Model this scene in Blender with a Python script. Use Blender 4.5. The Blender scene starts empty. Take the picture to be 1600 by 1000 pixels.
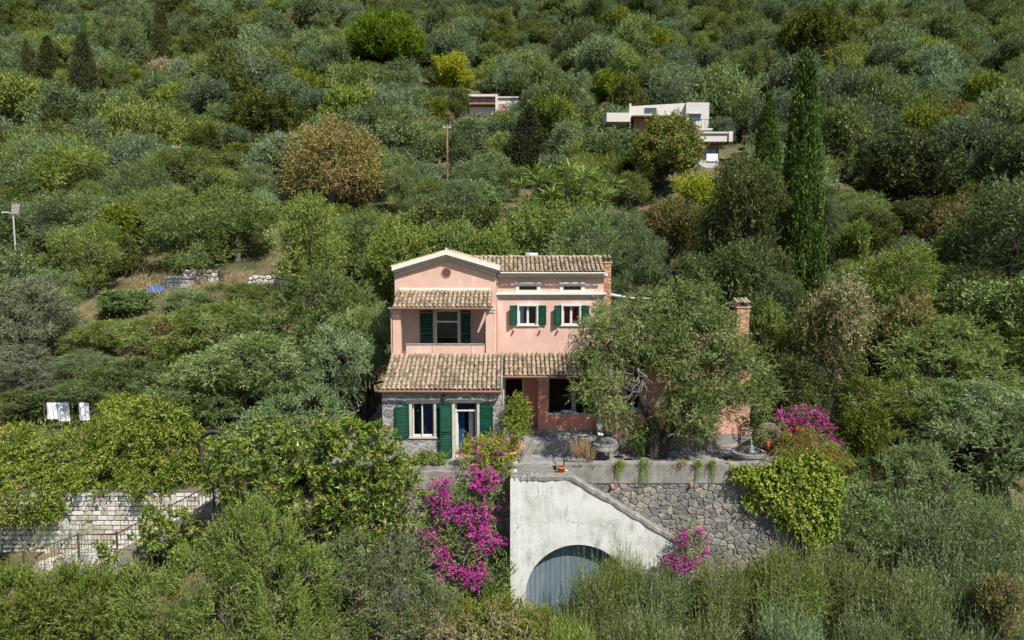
import bpy, math, random
import numpy as np
from mathutils import Vector, Matrix
random.seed(7)
sc = bpy.context.scene
COL = sc.collection
R = math.radians

# ---------------------------------------------------------------- camera
CAM = Vector((0, 0, 16.0)); PITCH = R(-5.36); FPX = 1067.0
cam = bpy.data.cameras.new('camera'); cam.lens = 24; cam.sensor_width = 36
cam.clip_end = 3000; cam.clip_start = 0.1
camo = bpy.data.objects.new('camera', cam); COL.objects.link(camo)
camo.location = CAM; camo.rotation_euler = (R(90) + PITCH, 0, 0)
sc.camera = camo
# ---------------------------------------------------------------- light
SUN = Vector((0.50, -0.66, 1.0)).normalized()          # towards the sun
w = bpy.data.worlds.new('World'); sc.world = w; w.use_nodes = True
nt = w.node_tree; nt.nodes.clear()
sky = nt.nodes.new('ShaderNodeTexSky'); sky.sky_type = 'NISHITA'; sky.sun_disc = False
sky.sun_elevation = math.asin(SUN.z); sky.sun_rotation = math.atan2(SUN.x, SUN.y)
bg = nt.nodes.new('ShaderNodeBackground'); bg.inputs[1].default_value = 0.085
wo = nt.nodes.new('ShaderNodeOutputWorld')
nt.links.new(sky.outputs[0], bg.inputs[0]); nt.links.new(bg.outputs[0], wo.inputs[0])
sl = bpy.data.lights.new('sun', 'SUN'); sl.energy = 5.0; sl.angle = R(0.5); sl.color = (1, 0.955, 0.88)
so = bpy.data.objects.new('sun', sl); COL.objects.link(so)
so.rotation_euler = SUN.to_track_quat('Z', 'Y').to_euler()
vs = sc.view_settings
sc.display_settings.display_device = 'sRGB'
vs.view_transform = 'Standard'; vs.look = 'None'; vs.exposure = 0.57; vs.gamma = 1.0
vs.use_curve_mapping = False
sc.cycles.max_bounces = 6; sc.cycles.diffuse_bounces = 2; sc.cycles.glossy_bounces = 2
sc.cycles.transmission_bounces = 4; sc.cycles.transparent_max_bounces = 8
sc.cycles.use_denoising = True; sc.cycles.use_adaptive_sampling = True; sc.cycles.adaptive_threshold = 0.02

# ---------------------------------------------------------------- measuring: photo pixel at a depth -> metres
cp, sp = math.cos(PITCH), math.sin(PITCH)
def P(px, py, d):
    u = (px - 800) / FPX; v = (500 - py) / FPX
    dy = cp - v * sp; dz = sp + v * cp
    k = d / dy
    return Vector((u * k, d, CAM.z + dz * k))
def proj(p):
    x, y, z = p[0], p[1], p[2] - CAM.z
    f = y * cp + z * sp; u = -y * sp + z * cp
    return 800 + FPX * x / f, 500 - FPX * u / f
def mpp(d): return d / FPX

# ---------------------------------------------------------------- materials
MATS = {}
def _mk(name):
    m = bpy.data.materials.new(name); m.use_nodes = True
    n = m.node_tree; n.nodes.clear(); MATS[name] = m
    return m, n, n.nodes, n.links
def ramp(N, stops):
    r = N.new('ShaderNodeValToRGB'); e = r.color_ramp.elements
    e[0].position, e[0].color = stops[0][0], (*stops[0][1], 1)
    e[1].position, e[1].color = stops[-1][0], (*stops[-1][1], 1)
    for p, c in stops[1:-1]:
        k = e.new(p); k.color = (*c, 1)
    return r
def solid(name, cols, scale=3.0, rough=0.8, bump=0.0, bscale=30, metal=0.0, rnd=0.0, spec=0.3, stain=None, stretch=None, coord='Object', stain2=None, cracks=None):
    """noise-mottled opaque surface; rnd = how far each object's own random value shifts it along the ramp"""
    m, n, N, L = _mk(name)
    out = N.new('ShaderNodeOutputMaterial'); b = N.new('ShaderNodeBsdfPrincipled')
    b.inputs['Roughness'].default_value = rough; b.inputs['Metallic'].default_value = metal
    b.inputs['Specular IOR Level'].default_value = spec
    tc = N.new('ShaderNodeTexCoord'); mp = N.new('ShaderNodeMapping')
    L.new(tc.outputs[coord], mp.inputs[0])
    if stretch: mp.inputs['Scale'].default_value = stretch
    nz = N.new('ShaderNodeTexNoise'); nz.inputs['Scale'].default_value = scale; nz.inputs['Detail'].default_value = 7
    nz.inputs['Roughness'].default_value = 0.65
    L.new(mp.outputs[0], nz.inputs['Vector'])
    fac = nz.outputs['Fac']
    if rnd > 0:
        oi = N.new('ShaderNodeObjectInfo')
        va = N.new('ShaderNodeVectorMath'); va.operation = 'ADD'
        sc_ = N.new('ShaderNodeMath'); sc_.operation = 'MULTIPLY'; sc_.inputs[1].default_value = 37.0
        L.new(oi.outputs['Random'], sc_.inputs[0]); L.new(mp.outputs[0], va.inputs[0]); L.new(sc_.outputs[0], va.inputs[1])
        L.new(va.outputs[0], nz.inputs['Vector'])
        s = N.new('ShaderNodeMath'); s.operation = 'SUBTRACT'; s.inputs[1].default_value = 0.5
        L.new(oi.outputs['Random'], s.inputs[0])
        mu = N.new('ShaderNodeMath'); mu.operation = 'MULTIPLY_ADD'; mu.inputs[1].default_value = rnd
        L.new(s.outputs[0], mu.inputs[0]); L.new(nz.outputs['Fac'], mu.inputs[2]); fac = mu.outputs[0]
    cols = [tuple(q * .91 for q in c) for c in cols]
    k = len(cols); r = ramp(N, [(0.28 + 0.44 * i / (k - 1), c) for i, c in enumerate(cols)])
    L.new(fac, r.inputs[0]); colr = r.outputs[0]
    for stn in (stain, stain2):      # (colour, scale, threshold, stretch)
        if not stn: continue
        c, s2, th, st = stn
        mp2 = N.new('ShaderNodeMapping'); mp2.inputs['Scale'].default_value = st; L.new(tc.outputs[coord], mp2.inputs[0])
        n2 = N.new('ShaderNodeTexNoise'); n2.inputs['Scale'].default_value = s2; n2.inputs['Detail'].default_value = 8
        n2.inputs['Roughness'].default_value = 0.7
        L.new(mp2.outputs[0], n2.inputs['Vector'])
        r2 = ramp(N, [(th, (0, 0, 0)), (th + 0.16, (1, 1, 1))]); L.new(n2.outputs['Fac'], r2.inputs[0])
        mx = N.new('ShaderNodeMix'); mx.data_type = 'RGBA'; mx.inputs['B'].default_value = (*c, 1)
        L.new(r2.outputs[0], mx.inputs['Factor']); L.new(colr, mx.inputs['A']); colr = mx.outputs['Result']
    if cracks:     # thin irregular hairline cracks
        nw = N.new('ShaderNodeTexNoise'); nw.inputs['Scale'].default_value = 2.5; nw.inputs['Detail'].default_value = 6
        L.new(mp.outputs[0], nw.inputs['Vector'])
        mv = N.new('ShaderNodeVectorMath'); mv.operation = 'MULTIPLY_ADD'; mv.inputs[1].default_value = (.8, .8, .8)
        L.new(nw.outputs['Color'], mv.inputs[0]); L.new(mp.outputs[0], mv.inputs[2])
        vo_ = N.new('ShaderNodeTexVoronoi'); vo_.feature = 'DISTANCE_TO_EDGE'; vo_.inputs['Scale'].default_value = cracks
        L.new(mv.outputs[0], vo_.inputs['Vector'])
        r3 = ramp(N, [(0.0, (.75, .75, .75)), (0.004, (0, 0, 0))]); L.new(vo_.outputs['Distance'], r3.inputs[0])
        mx = N.new('ShaderNodeMix'); mx.data_type = 'RGBA'; mx.inputs['B'].default_value = (0.15, 0.14, 0.125, 1)
        L.new(r3.outputs[0], mx.inputs['Factor']); L.new(colr, mx.inputs['A']); colr = mx.outputs['Result']
    L.new(colr, b.inputs['Base Color'])
    if bump:
        nb = N.new('ShaderNodeTexNoise'); nb.inputs['Scale'].default_value = bscale; nb.inputs['Detail'].default_value = 5
        L.new(mp.outputs[0], nb.inputs['Vector'])
        bp = N.new('ShaderNodeBump'); bp.inputs['Strength'].default_value = bump; bp.inputs['Distance'].default_value = 0.03
        L.new(nb.outputs['Fac'], bp.inputs['Height']); L.new(bp.outputs[0], b.inputs['Normal'])
    L.new(b.outputs[0], out.inputs[0])
    return m
def leafmat(name, cols, trans=0.30, rough=0.55, spec=0.14, vary=0.22, hue=0.02):
    """foliage: per-leaf tint attribute through a ramp, each plant shifted a little, part of the light passes through"""
    m, n, N, L = _mk(name)
    out = N.new('ShaderNodeOutputMaterial'); b = N.new('ShaderNodeBsdfPrincipled')
    b.inputs['Roughness'].default_value = rough; b.inputs['Specular IOR Level'].default_value = spec
    at = N.new('ShaderNodeAttribute'); at.attribute_name = 'tint'
    cols = [(c[0] * 1.04, c[1] * 1.03, c[2] * 1.0) for c in cols]
    k = len(cols); r = ramp(N, [(0.1 + 0.8 * i / (k - 1), c) for i, c in enumerate(cols)])
    L.new(at.outputs['Fac'], r.inputs[0])
    oi = N.new('ShaderNodeObjectInfo'); hs = N.new('ShaderNodeHueSaturation')
    m1 = N.new('ShaderNodeMapRange'); m1.inputs[3].default_value = 1 - vary; m1.inputs[4].default_value = 1 + vary
    wn = N.new('ShaderNodeTexWhiteNoise'); wn.noise_dimensions = '1D'
    L.new(oi.outputs['Random'], wn.inputs['W'])
    m2 = N.new('ShaderNodeMapRange'); m2.inputs[3].default_value = 0.5 - hue; m2.inputs[4].default_value = 0.5 + hue
    L.new(oi.outputs['Random'], m1.inputs[0]); L.new(wn.outputs['Value'], m2.inputs[0])
    ms = N.new('ShaderNodeMapRange'); ms.inputs[3].default_value = 1 + vary * .8; ms.inputs[4].default_value = 1 - vary * .8; L.new(wn.outputs['Value'], ms.inputs[0]); L.new(ms.outputs[0], hs.inputs['Saturation'])
    L.new(m1.outputs[0], hs.inputs['Value']); L.new(m2.outputs[0], hs.inputs['Hue'])
    L.new(r.outputs[0], hs.inputs['Color'])
    t = N.new('ShaderNodeBsdfTranslucent'); mx = N.new('ShaderNodeMixShader'); mx.inputs[0].default_value = trans
    L.new(hs.outputs[0], b.inputs['Base Color']); L.new(hs.outputs[0], t.inputs['Color'])
    L.new(b.outputs[0], mx.inputs[1]); L.new(t.outputs[0], mx.inputs[2]); L.new(mx.outputs[0], out.inputs[0])
    return m
def glassmat(name, tint=(0.8, 0.88, 0.95), gloss=0.12):
    m, n, N, L = _mk(name)
    out = N.new('ShaderNodeOutputMaterial'); tr = N.new('ShaderNodeBsdfTransparent'); tr.inputs[0].default_value = (*tint, 1)
    gl = N.new('ShaderNodeBsdfGlossy'); gl.inputs['Roughness'].default_value = 0.03
    fr = N.new('ShaderNodeFresnel'); fr.inputs[0].default_value = 1.5
    ad = N.new('ShaderNodeMath'); ad.operation = 'ADD'; ad.inputs[1].default_value = gloss
    L.new(fr.outputs[0], ad.inputs[0])
    mx = N.new('ShaderNodeMixShader'); L.new(ad.outputs[0], mx.inputs[0]); L.new(tr.outputs[0], mx.inputs[1]); L.new(gl.outputs[0], mx.inputs[2])
    L.new(mx.outputs[0], out.inputs[0])
    return m

solid('pink', [(0.56, 0.355, 0.285), (0.605, 0.40, 0.325), (0.63, 0.43, 0.36)], 1.6, 0.9, 0.12, 40, stain=((0.66, 0.50, 0.42), 0.9, 0.52, (1, 1, 0.35)), stain2=((0.42, 0.28, 0.225), 3.0, 0.58, (1.8, 1, 0.16)))
solid('coral', [(0.50, 0.205, 0.155), (0.56, 0.245, 0.185), (0.60, 0.29, 0.225)], 2.0, 0.9, 0.12, 40, stain=((0.62, 0.32, 0.25), 1.2, 0.58, (1, 1, 0.5)))
solid('peach', [(0.54, 0.275, 0.21), (0.60, 0.32, 0.245), (0.62, 0.36, 0.285)], 2.0, 0.9, 0.12, 40, stain=((0.78, 0.60, 0.50), 1.2, 0.56, (1, 1, 0.4)))
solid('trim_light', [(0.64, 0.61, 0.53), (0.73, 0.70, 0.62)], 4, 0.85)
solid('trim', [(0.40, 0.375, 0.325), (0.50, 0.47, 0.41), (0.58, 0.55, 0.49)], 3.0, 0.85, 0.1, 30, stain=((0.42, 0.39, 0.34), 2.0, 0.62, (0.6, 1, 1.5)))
solid('white_paint', [(0.60, 0.60, 0.58), (0.68, 0.68, 0.66)], 5, 0.55)
solid('stone_sill', [(0.40, 0.36, 0.29), (0.50, 0.455, 0.375), (0.57, 0.53, 0.455)], 6, 0.9, 0.2, 30)
solid('green_paint', [(0.002, 0.036, 0.020), (0.003, 0.050, 0.029), (0.005, 0.064, 0.039)], 4, 0.6, 0.05, 60, rnd=0.3, spec=0.12)
solid('tile', [(0.17, 0.135, 0.09), (0.27, 0.215, 0.14), (0.35, 0.285, 0.19), (0.42, 0.35, 0.245), (0.37, 0.265, 0.175)], 5.0, 0.9, 0.3, 40, rnd=0.55, stain=((0.14, 0.125, 0.10), 5.0, 0.56, (1, 1, 1)), stain2=((0.36, 0.25, 0.07), 9.0, 0.70, (1, 1, 1)))
solid('tile_under', [(0.10, 0.065, 0.045), (0.16, 0.105, 0.07), (0.22, 0.15, 0.10)], 6, 0.95, 0.3, 30)
solid('gutter', [(0.20, 0.095, 0.07), (0.27, 0.14, 0.10)], 6, 0.6)
solid('wood', [(0.10, 0.05, 0.03), (0.17, 0.085, 0.05)], 5, 0.8, 0.2, 20)
solid('mortar', [(0.14, 0.13, 0.115), (0.19, 0.175, 0.155), (0.23, 0.21, 0.185)], 5, 0.95, 0.4, 25)
solid('stone', [(0.15, 0.14, 0.135), (0.235, 0.22, 0.205), (0.29, 0.275, 0.255), (0.35, 0.31, 0.255)], 4, 0.92, 0.6, 14, rnd=0.6)
solid('cottage_stone', [(0.19, 0.18, 0.175), (0.27, 0.255, 0.245), (0.35, 0.335, 0.315)], 5, 0.92, 0.6, 16, rnd=0.5)
solid('mortar_light', [(0.34, 0.325, 0.30), (0.44, 0.42, 0.385)], 6, 0.95, 0.3, 25)
solid('wall_stone', [(0.12, 0.113, 0.107), (0.17, 0.160, 0.150), (0.205, 0.192, 0.176), (0.235, 0.215, 0.19), (0.31, 0.27, 0.215)], 3, 0.92, 0.9, 12, rnd=0.42, stain=((0.10, 0.095, 0.09), 5, 0.58, (1, 1, 1)))
solid('white_stone', [(0.38, 0.33, 0.26), (0.50, 0.465, 0.405), (0.57, 0.545, 0.495), (0.63, 0.61, 0.575)], 4, 0.9, 0.5, 18, rnd=0.7)
solid('joint', [(0.10, 0.09, 0.08), (0.17, 0.155, 0.135)], 6, 0.95, 0.4, 25)
solid('concrete', [(0.16, 0.15, 0.135), (0.24, 0.225, 0.20), (0.31, 0.29, 0.255)], 2.2, 0.95, 0.4, 25, stain=((0.105, 0.095, 0.085), 1.8, 0.54, (1, 1, 0.45)), stain2=((0.36, 0.33, 0.28), 4.5, 0.60, (1, 1, 0.6)))
solid('whitewash', [(0.42, 0.42, 0.385), (0.54, 0.54, 0.505), (0.61, 0.605, 0.58), (0.54, 0.55, 0.50)], 1.1, 0.92, 0.4, 18, stain=((0.31, 0.30, 0.27), 1.6, 0.50, (1.3, 1, 0.5)), stain2=((0.19, 0.18, 0.155), 2.6, 0.60, (3.2, 1, 0.35)), cracks=0.22)
solid('coping', [(0.11, 0.10, 0.09), (0.21, 0.20, 0.175), (0.37, 0.36, 0.33)], 3.2, 0.95, 0.5, 18)
solid('paving', [(0.17, 0.17, 0.17), (0.24, 0.24, 0.24), (0.30, 0.30, 0.295)], 3, 0.9, 0.3, 20, rnd=0.5)
solid('door_blue', [(0.10, 0.145, 0.17), (0.14, 0.19, 0.22), (0.18, 0.235, 0.26)], 4, 0.75, 0.25, 30, rnd=0.22, stretch=(3, 3, 0.3))
solid('terracotta', [(0.42, 0.15, 0.08), (0.55, 0.215, 0.12), (0.60, 0.30, 0.19)], 5, 0.85, 0.15, 30, rnd=0.2)
solid('jar_clay', [(0.40, 0.22, 0.12), (0.52, 0.31, 0.18), (0.58, 0.39, 0.26)], 4, 0.85, 0.15, 30)
solid('brick', [(0.33, 0.17, 0.10), (0.46, 0.27, 0.16), (0.56, 0.38, 0.25)], 6, 0.9, 0.3, 40, rnd=0.8)
solid('iron', [(0.012, 0.012, 0.013), (0.03, 0.028, 0.027)], 8, 0.5, 0.1, 40, metal=0.4)
solid('rail_iron', [(0.05, 0.035, 0.028), (0.10, 0.07, 0.055)], 8, 0.6, 0.1, 40)
solid('bark', [(0.018, 0.016, 0.014), (0.045, 0.039, 0.033), (0.085, 0.074, 0.063)], 3, 0.95, 0.8, 12, stretch=(3, 3, 0.6))
solid('twig', [(0.10, 0.085, 0.075), (0.17, 0.15, 0.135)], 5, 0.95)
solid('dead_wood', [(0.20, 0.17, 0.145), (0.33, 0.29, 0.25)], 5, 0.95)
solid('pole_wood', [(0.24, 0.12, 0.07), (0.36, 0.20, 0.12)], 4, 0.9, stretch=(4, 4, 0.4))
solid('soil', [(0.10, 0.075, 0.05), (0.17, 0.125, 0.08)], 5, 0.95, 0.5, 20)
solid('ground', [(0.045, 0.05, 0.02), (0.075, 0.075, 0.032), (0.13, 0.105, 0.055), (0.24, 0.18, 0.10)], 0.35, 0.95, 0.5, 4)
solid('cream_render', [(0.54, 0.51, 0.46), (0.62, 0.59, 0.54)], 1.5, 0.9, 0.05, 20)
solid('grey_render', [(0.48, 0.465, 0.44), (0.55, 0.535, 0.51)], 1.2, 0.9, 0.05, 20)
solid('villa_rose', [(0.34, 0.20, 0.16), (0.42, 0.26, 0.21)], 2, 0.9)
solid('frame_blue', [(0.05, 0.10, 0.17), (0.07, 0.13, 0.21)], 4, 0.6)
solid('red_curtain', [(0.50, 0.012, 0.018), (0.65, 0.02, 0.03)], 6, 0.8, stretch=(6, 6, 0.3))
solid('white_cloth', [(0.66, 0.68, 0.72), (0.76, 0.77, 0.80)], 4, 0.9, 0.3, 5)
solid('blue_tarp', [(0.02, 0.09, 0.34), (0.05, 0.17, 0.50)], 3, 0.5, 0.4, 6)
solid('sheet_metal', [(0.42, 0.45, 0.47), (0.55, 0.57, 0.58)], 3, 0.5, metal=0.2)
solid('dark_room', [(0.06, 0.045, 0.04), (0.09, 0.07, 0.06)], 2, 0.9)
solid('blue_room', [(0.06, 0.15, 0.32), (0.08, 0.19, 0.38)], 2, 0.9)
solid('terracotta_floor', [(0.36, 0.13, 0.06), (0.46, 0.18, 0.085)], 3, 0.6)
solid('silver', [(0.35, 0.40, 0.48), (0.55, 0.60, 0.66)], 6, 0.35, metal=0.5)
solid('red_plastic', [(0.55, 0.03, 0.02), (0.65, 0.05, 0.03)], 5, 0.4)
solid('orange_clay', [(0.55, 0.12, 0.04), (0.66, 0.17, 0.06)], 5, 0.7)
solid('lichen', [(0.40, 0.21, 0.03), (0.55, 0.32, 0.06)], 8, 0.95)
glassmat('glass', (0.85, 0.9, 0.95), 0.0); glassmat('glass_blue', (0.75, 0.85, 0.95), 0.02)
solid('sky_blue_sheet', [(0.015, 0.06, 0.15), (0.025, 0.09, 0.21)], 4, 0.8, stretch=(5, 5, 0.3))  # blue put into the colour to imitate sky reflected in the glass

leafmat('lf_olive', [(0.06, 0.105, 0.022), (0.12, 0.18, 0.048), (0.20, 0.265, 0.09), (0.37, 0.42, 0.22)], vary=0.25, hue=0.02)
leafmat('lf_olive_far', [(0.062, 0.10, 0.030), (0.115, 0.165, 0.055), (0.175, 0.23, 0.09), (0.28, 0.335, 0.165)], vary=0.34, hue=0.028)
leafmat('lf_olive_grey', [(0.09, 0.115, 0.06), (0.16, 0.19, 0.11), (0.24, 0.265, 0.17), (0.36, 0.38, 0.27)], vary=0.1)
leafmat('lf_shoot', [(0.055, 0.088, 0.026), (0.115, 0.165, 0.05), (0.205, 0.255, 0.095), (0.40, 0.43, 0.25)], vary=0.15)
leafmat('lf_green', [(0.05, 0.085, 0.015), (0.11, 0.165, 0.03), (0.19, 0.26, 0.055), (0.34, 0.38, 0.10)], vary=0.2)
leafmat('lf_dark', [(0.028, 0.045, 0.012), (0.065, 0.09, 0.022), (0.115, 0.14, 0.035), (0.19, 0.21, 0.06)], vary=0.2)
leafmat('lf_oak', [(0.032, 0.055, 0.016), (0.07, 0.105, 0.032), (0.12, 0.16, 0.055), (0.24, 0.28, 0.13)], vary=0.12)
leafmat('lf_olive_hero', [(0.06, 0.10, 0.022), (0.12, 0.172, 0.046), (0.21, 0.265, 0.085), (0.40, 0.44, 0.21)], vary=0.0, hue=0.0)
leafmat('lf_creeper', [(0.05, 0.08, 0.02), (0.10, 0.13, 0.03), (0.17, 0.175, 0.05), (0.28, 0.22, 0.09)], vary=0.05)
leafmat('lf_yellow', [(0.055, 0.09, 0.01), (0.135, 0.185, 0.02), (0.26, 0.305, 0.035), (0.45, 0.45, 0.09)], vary=0.1)
leafmat('lf_bushy', [(0.08, 0.12, 0.018), (0.155, 0.215, 0.032), (0.25, 0.31, 0.06), (0.38, 0.42, 0.12)], vary=0.12)
leafmat('lf_magnolia', [(0.042, 0.08, 0.012), (0.08, 0.14, 0.016), (0.135, 0.205, 0.022), (0.20, 0.265, 0.035), (0.32, 0.35, 0.08), (0.27, 0.21, 0.06)], rough=0.35, spec=0.3, vary=0.05)
leafmat('lf_ivy', [(0.09, 0.15, 0.012), (0.19, 0.26, 0.025), (0.32, 0.37, 0.05), (0.50, 0.49, 0.11)], vary=0.05)
leafmat('lf_cypress', [(0.03, 0.062, 0.010), (0.06, 0.108, 0.018), (0.10, 0.16, 0.028), (0.16, 0.22, 0.05)], trans=0.12, vary=0.08)
leafmat('lf_conifer', [(0.02, 0.032, 0.012), (0.045, 0.06, 0.022), (0.085, 0.10, 0.036), (0.15, 0.16, 0.06)], trans=0.1, vary=0.1)
leafmat('lf_pine', [(0.045, 0.10, 0.008), (0.085, 0.165, 0.012), (0.13, 0.23, 0.018), (0.19, 0.30, 0.03)], vary=0.03)
leafmat('lf_orange', [(0.13, 0.14, 0.035), (0.23, 0.205, 0.055), (0.32, 0.25, 0.085), (0.41, 0.34, 0.16)], vary=0.05)
leafmat('lf_maple', [(0.07, 0.12, 0.022), (0.14, 0.20, 0.038), (0.23, 0.26, 0.06), (0.34, 0.24, 0.09)], vary=0.05)
leafmat('lf_redtree', [(0.05, 0.075, 0.02), (0.10, 0.14, 0.035), (0.15, 0.18, 0.05), (0.20, 0.15, 0.05), (0.34, 0.07, 0.04)], vary=0.05)
leafmat('lf_lime', [(0.14, 0.19, 0.012), (0.25, 0.31, 0.022), (0.36, 0.40, 0.035), (0.48, 0.48, 0.08)], vary=0.06)
leafmat('lf_dry', [(0.19, 0.14, 0.07), (0.30, 0.23, 0.12), (0.42, 0.34, 0.20), (0.58, 0.50, 0.34)], vary=0.15)
leafmat('lf_rust', [(0.09, 0.085, 0.03), (0.16, 0.14, 0.05), (0.25, 0.20, 0.07), (0.34, 0.28, 0.13)], vary=0.1)
leafmat('lf_magenta', [(0.28, 0.02, 0.19), (0.44, 0.035, 0.31), (0.56, 0.06, 0.41), (0.66, 0.17, 0.50)], trans=0.35, vary=0.05)
leafmat('lf_scarlet', [(0.45, 0.05, 0.02), (0.62, 0.10, 0.03), (0.70, 0.16, 0.05)], vary=0.05)
leafmat('lf_yucca', [(0.06, 0.11, 0.02), (0.12, 0.20, 0.035), (0.20, 0.29, 0.06), (0.34, 0.42, 0.14)], rough=0.4, spec=0.25, vary=0.1)
leafmat('lf_moss', [(0.12, 0.17, 0.012), (0.20, 0.27, 0.02), (0.28, 0.36, 0.03)], vary=0.05)
M = MATS

# ---------------------------------------------------------------- object helpers
def link(name, me, mat, parent=None, loc=(0, 0, 0)):
    o = bpy.data.objects.new(name, me); COL.objects.link(o)
    if mat is not None and not me.materials: me.materials.append(M[mat] if isinstance(mat, str) else mat)
    o.parent = parent; o.location = loc
    return o
def tag(o, label=None, cat=None, group=None, kind=None):
    if label: o['label'] = label
    if cat: o['category'] = cat
    if group: o['group'] = group
    if kind: o['kind'] = kind
    return o
def thing(name, label, cat, loc=(0, 0, 0), group=None):
    o = bpy.data.objects.new(name, None); COL.objects.link(o); o.location = loc; o.empty_display_size = 0.3
    return tag(o, label, cat, group)
class MB:
    """collects shapes for ONE mesh object"""
    def __init__(s): s.v = []; s.f = []
    def add(s, v, f):
        k = len(s.v); s.v += [tuple(p) for p in v]; s.f += [tuple(i + k for i in q) for q in f]; return s
    def box(s, x0, x1, y0, y1, z0, z1):
        return s.add([(x0, y0, z0), (x1, y0, z0), (x1, y1, z0), (x0, y1, z0), (x0, y0, z1), (x1, y0, z1), (x1, y1, z1), (x0, y1, z1)],
                     [(0, 3, 2, 1), (4, 5, 6, 7), (0, 1, 5, 4), (1, 2, 6, 5), (2, 3, 7, 6), (3, 0, 4, 7)])
    def prism(s, poly, y0, y1):
        """outline in (x, z), counter-clockwise seen from -y, pushed from y0 to y1"""
        n = len(poly)
        v = [(x, y0, z) for x, z in poly] + [(x, y1, z) for x, z in poly]
        f = [tuple(range(n)), tuple(range(2 * n - 1, n - 1, -1))]
        f += [(i, i + n, (i + 1) % n + n, (i + 1) % n) for i in range(n)]
        return s.add(v, f)
    def tube(s, pts, rad, n=6, cap=True):
        pts = [Vector(p) for p in pts]; m = len(pts)
        if not hasattr(rad, '__len__'): rad = [rad] * m
        v = []; f = []
        for i, p in enumerate(pts):
            t = (pts[min(i + 1, m - 1)] - pts[max(i - 1, 0)]); t = t.normalized() if t.length > 1e-9 else Vector((0, 0, 1))
            a = t.cross(Vector((0, 0, 1)) if abs(t.z) < 0.9 else Vector((1, 0, 0))).normalized(); b = t.cross(a)
            for k in range(n):
                q = 2 * math.pi * k / n; v.append(p + (a * math.cos(q) + b * math.sin(q)) * rad[i])
        for i in range(m - 1):
            for k in range(n):
                k2 = (k + 1) % n; f.append((i * n + k, i * n + k2, (i + 1) * n + k2, (i + 1) * n + k))
        if cap: f += [tuple(range(n - 1, -1, -1)), tuple((m - 1) * n + k for k in range(n))]
        return s.add(v, f)
    def lathe(s, prof, c=(0, 0, 0), n=16):
        v = []; f = []; m = len(prof)
        for r, z in prof:
            for k in range(n):
                q = 2 * math.pi * k / n; v.append((c[0] + r * math.cos(q), c[1] + r * math.sin(q), c[2] + z))
        for i in range(m - 1):
            for k in range(n):
                k2 = (k + 1) % n; f.append((i * n + k, i * n + k2, (i + 1) * n + k2, (i + 1) * n + k))
        return s.add(v, f)
    def mesh(s, name):
        me = bpy.data.meshes.new(name); me.from_pydata(s.v, [], s.f); me.update(); return me
    def build(s, name, mat, parent=None, loc=(0, 0, 0), smooth=False):
        me = s.mesh(name)
        if smooth: me.polygons.foreach_set('use_smooth', [True] * len(me.polygons))
        return link(name, me, mat, parent, loc)
def box(name, mat, parent, x0, x1, y0, y1, z0, z1, loc=(0, 0, 0)):
    return MB().box(x0, x1, y0, y1, z0, z1).build(name, mat, parent, loc)
def wall_mb(x0, x1, z0, z1, y0, y1, holes=()):
    """upright wall facing -y with true rectangular openings (hx0,hx1,hz0,hz1)"""
    xs = sorted({x0, x1, *[h[0] for h in holes], *[h[1] for h in holes]}); zs = sorted({z0, z1, *[h[2] for h in holes], *[h[3] for h in holes]})
    xs = [x for x in xs if x0 <= x <= x1]; zs = [z for z in zs if z0 <= z <= z1]
    nx, nz = len(xs) - 1, len(zs) - 1
    def solid_(i, j):
        if not (0 <= i < nx and 0 <= j < nz): return False
        cx, cz = (xs[i] + xs[i + 1]) / 2, (zs[j] + zs[j + 1]) / 2
        return not any(h[0] < cx < h[1] and h[2] < cz < h[3] for h in holes)
    mb = MB()
    for i in range(nx):
        for j in range(nz):
            if not solid_(i, j): continue
            a, b, c, d = xs[i], xs[i + 1], zs[j], zs[j + 1]
            mb.add([(a, y0, c), (b, y0, c), (b, y0, d), (a, y0, d)], [(0, 1, 2, 3)])
            mb.add([(a, y1, c), (b, y1, c), (b, y1, d), (a, y1, d)], [(3, 2, 1, 0)])
            if not solid_(i - 1, j): mb.add([(a, y0, c), (a, y0, d), (a, y1, d), (a, y1, c)], [(0, 1, 2, 3)])
            if not solid_(i + 1, j): mb.add([(b, y0, c), (b, y1, c), (b, y1, d), (b, y0, d)], [(0, 1, 2, 3)])
            if not solid_(i, j - 1): mb.add([(a, y0, c), (a, y1, c), (b, y1, c), (b, y0, c)], [(0, 1, 2, 3)])
            if not solid_(i, j + 1): mb.add([(a, y0, d), (b, y0, d), (b, y1, d), (a, y1, d)], [(0, 1, 2, 3)])
    return mb
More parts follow.
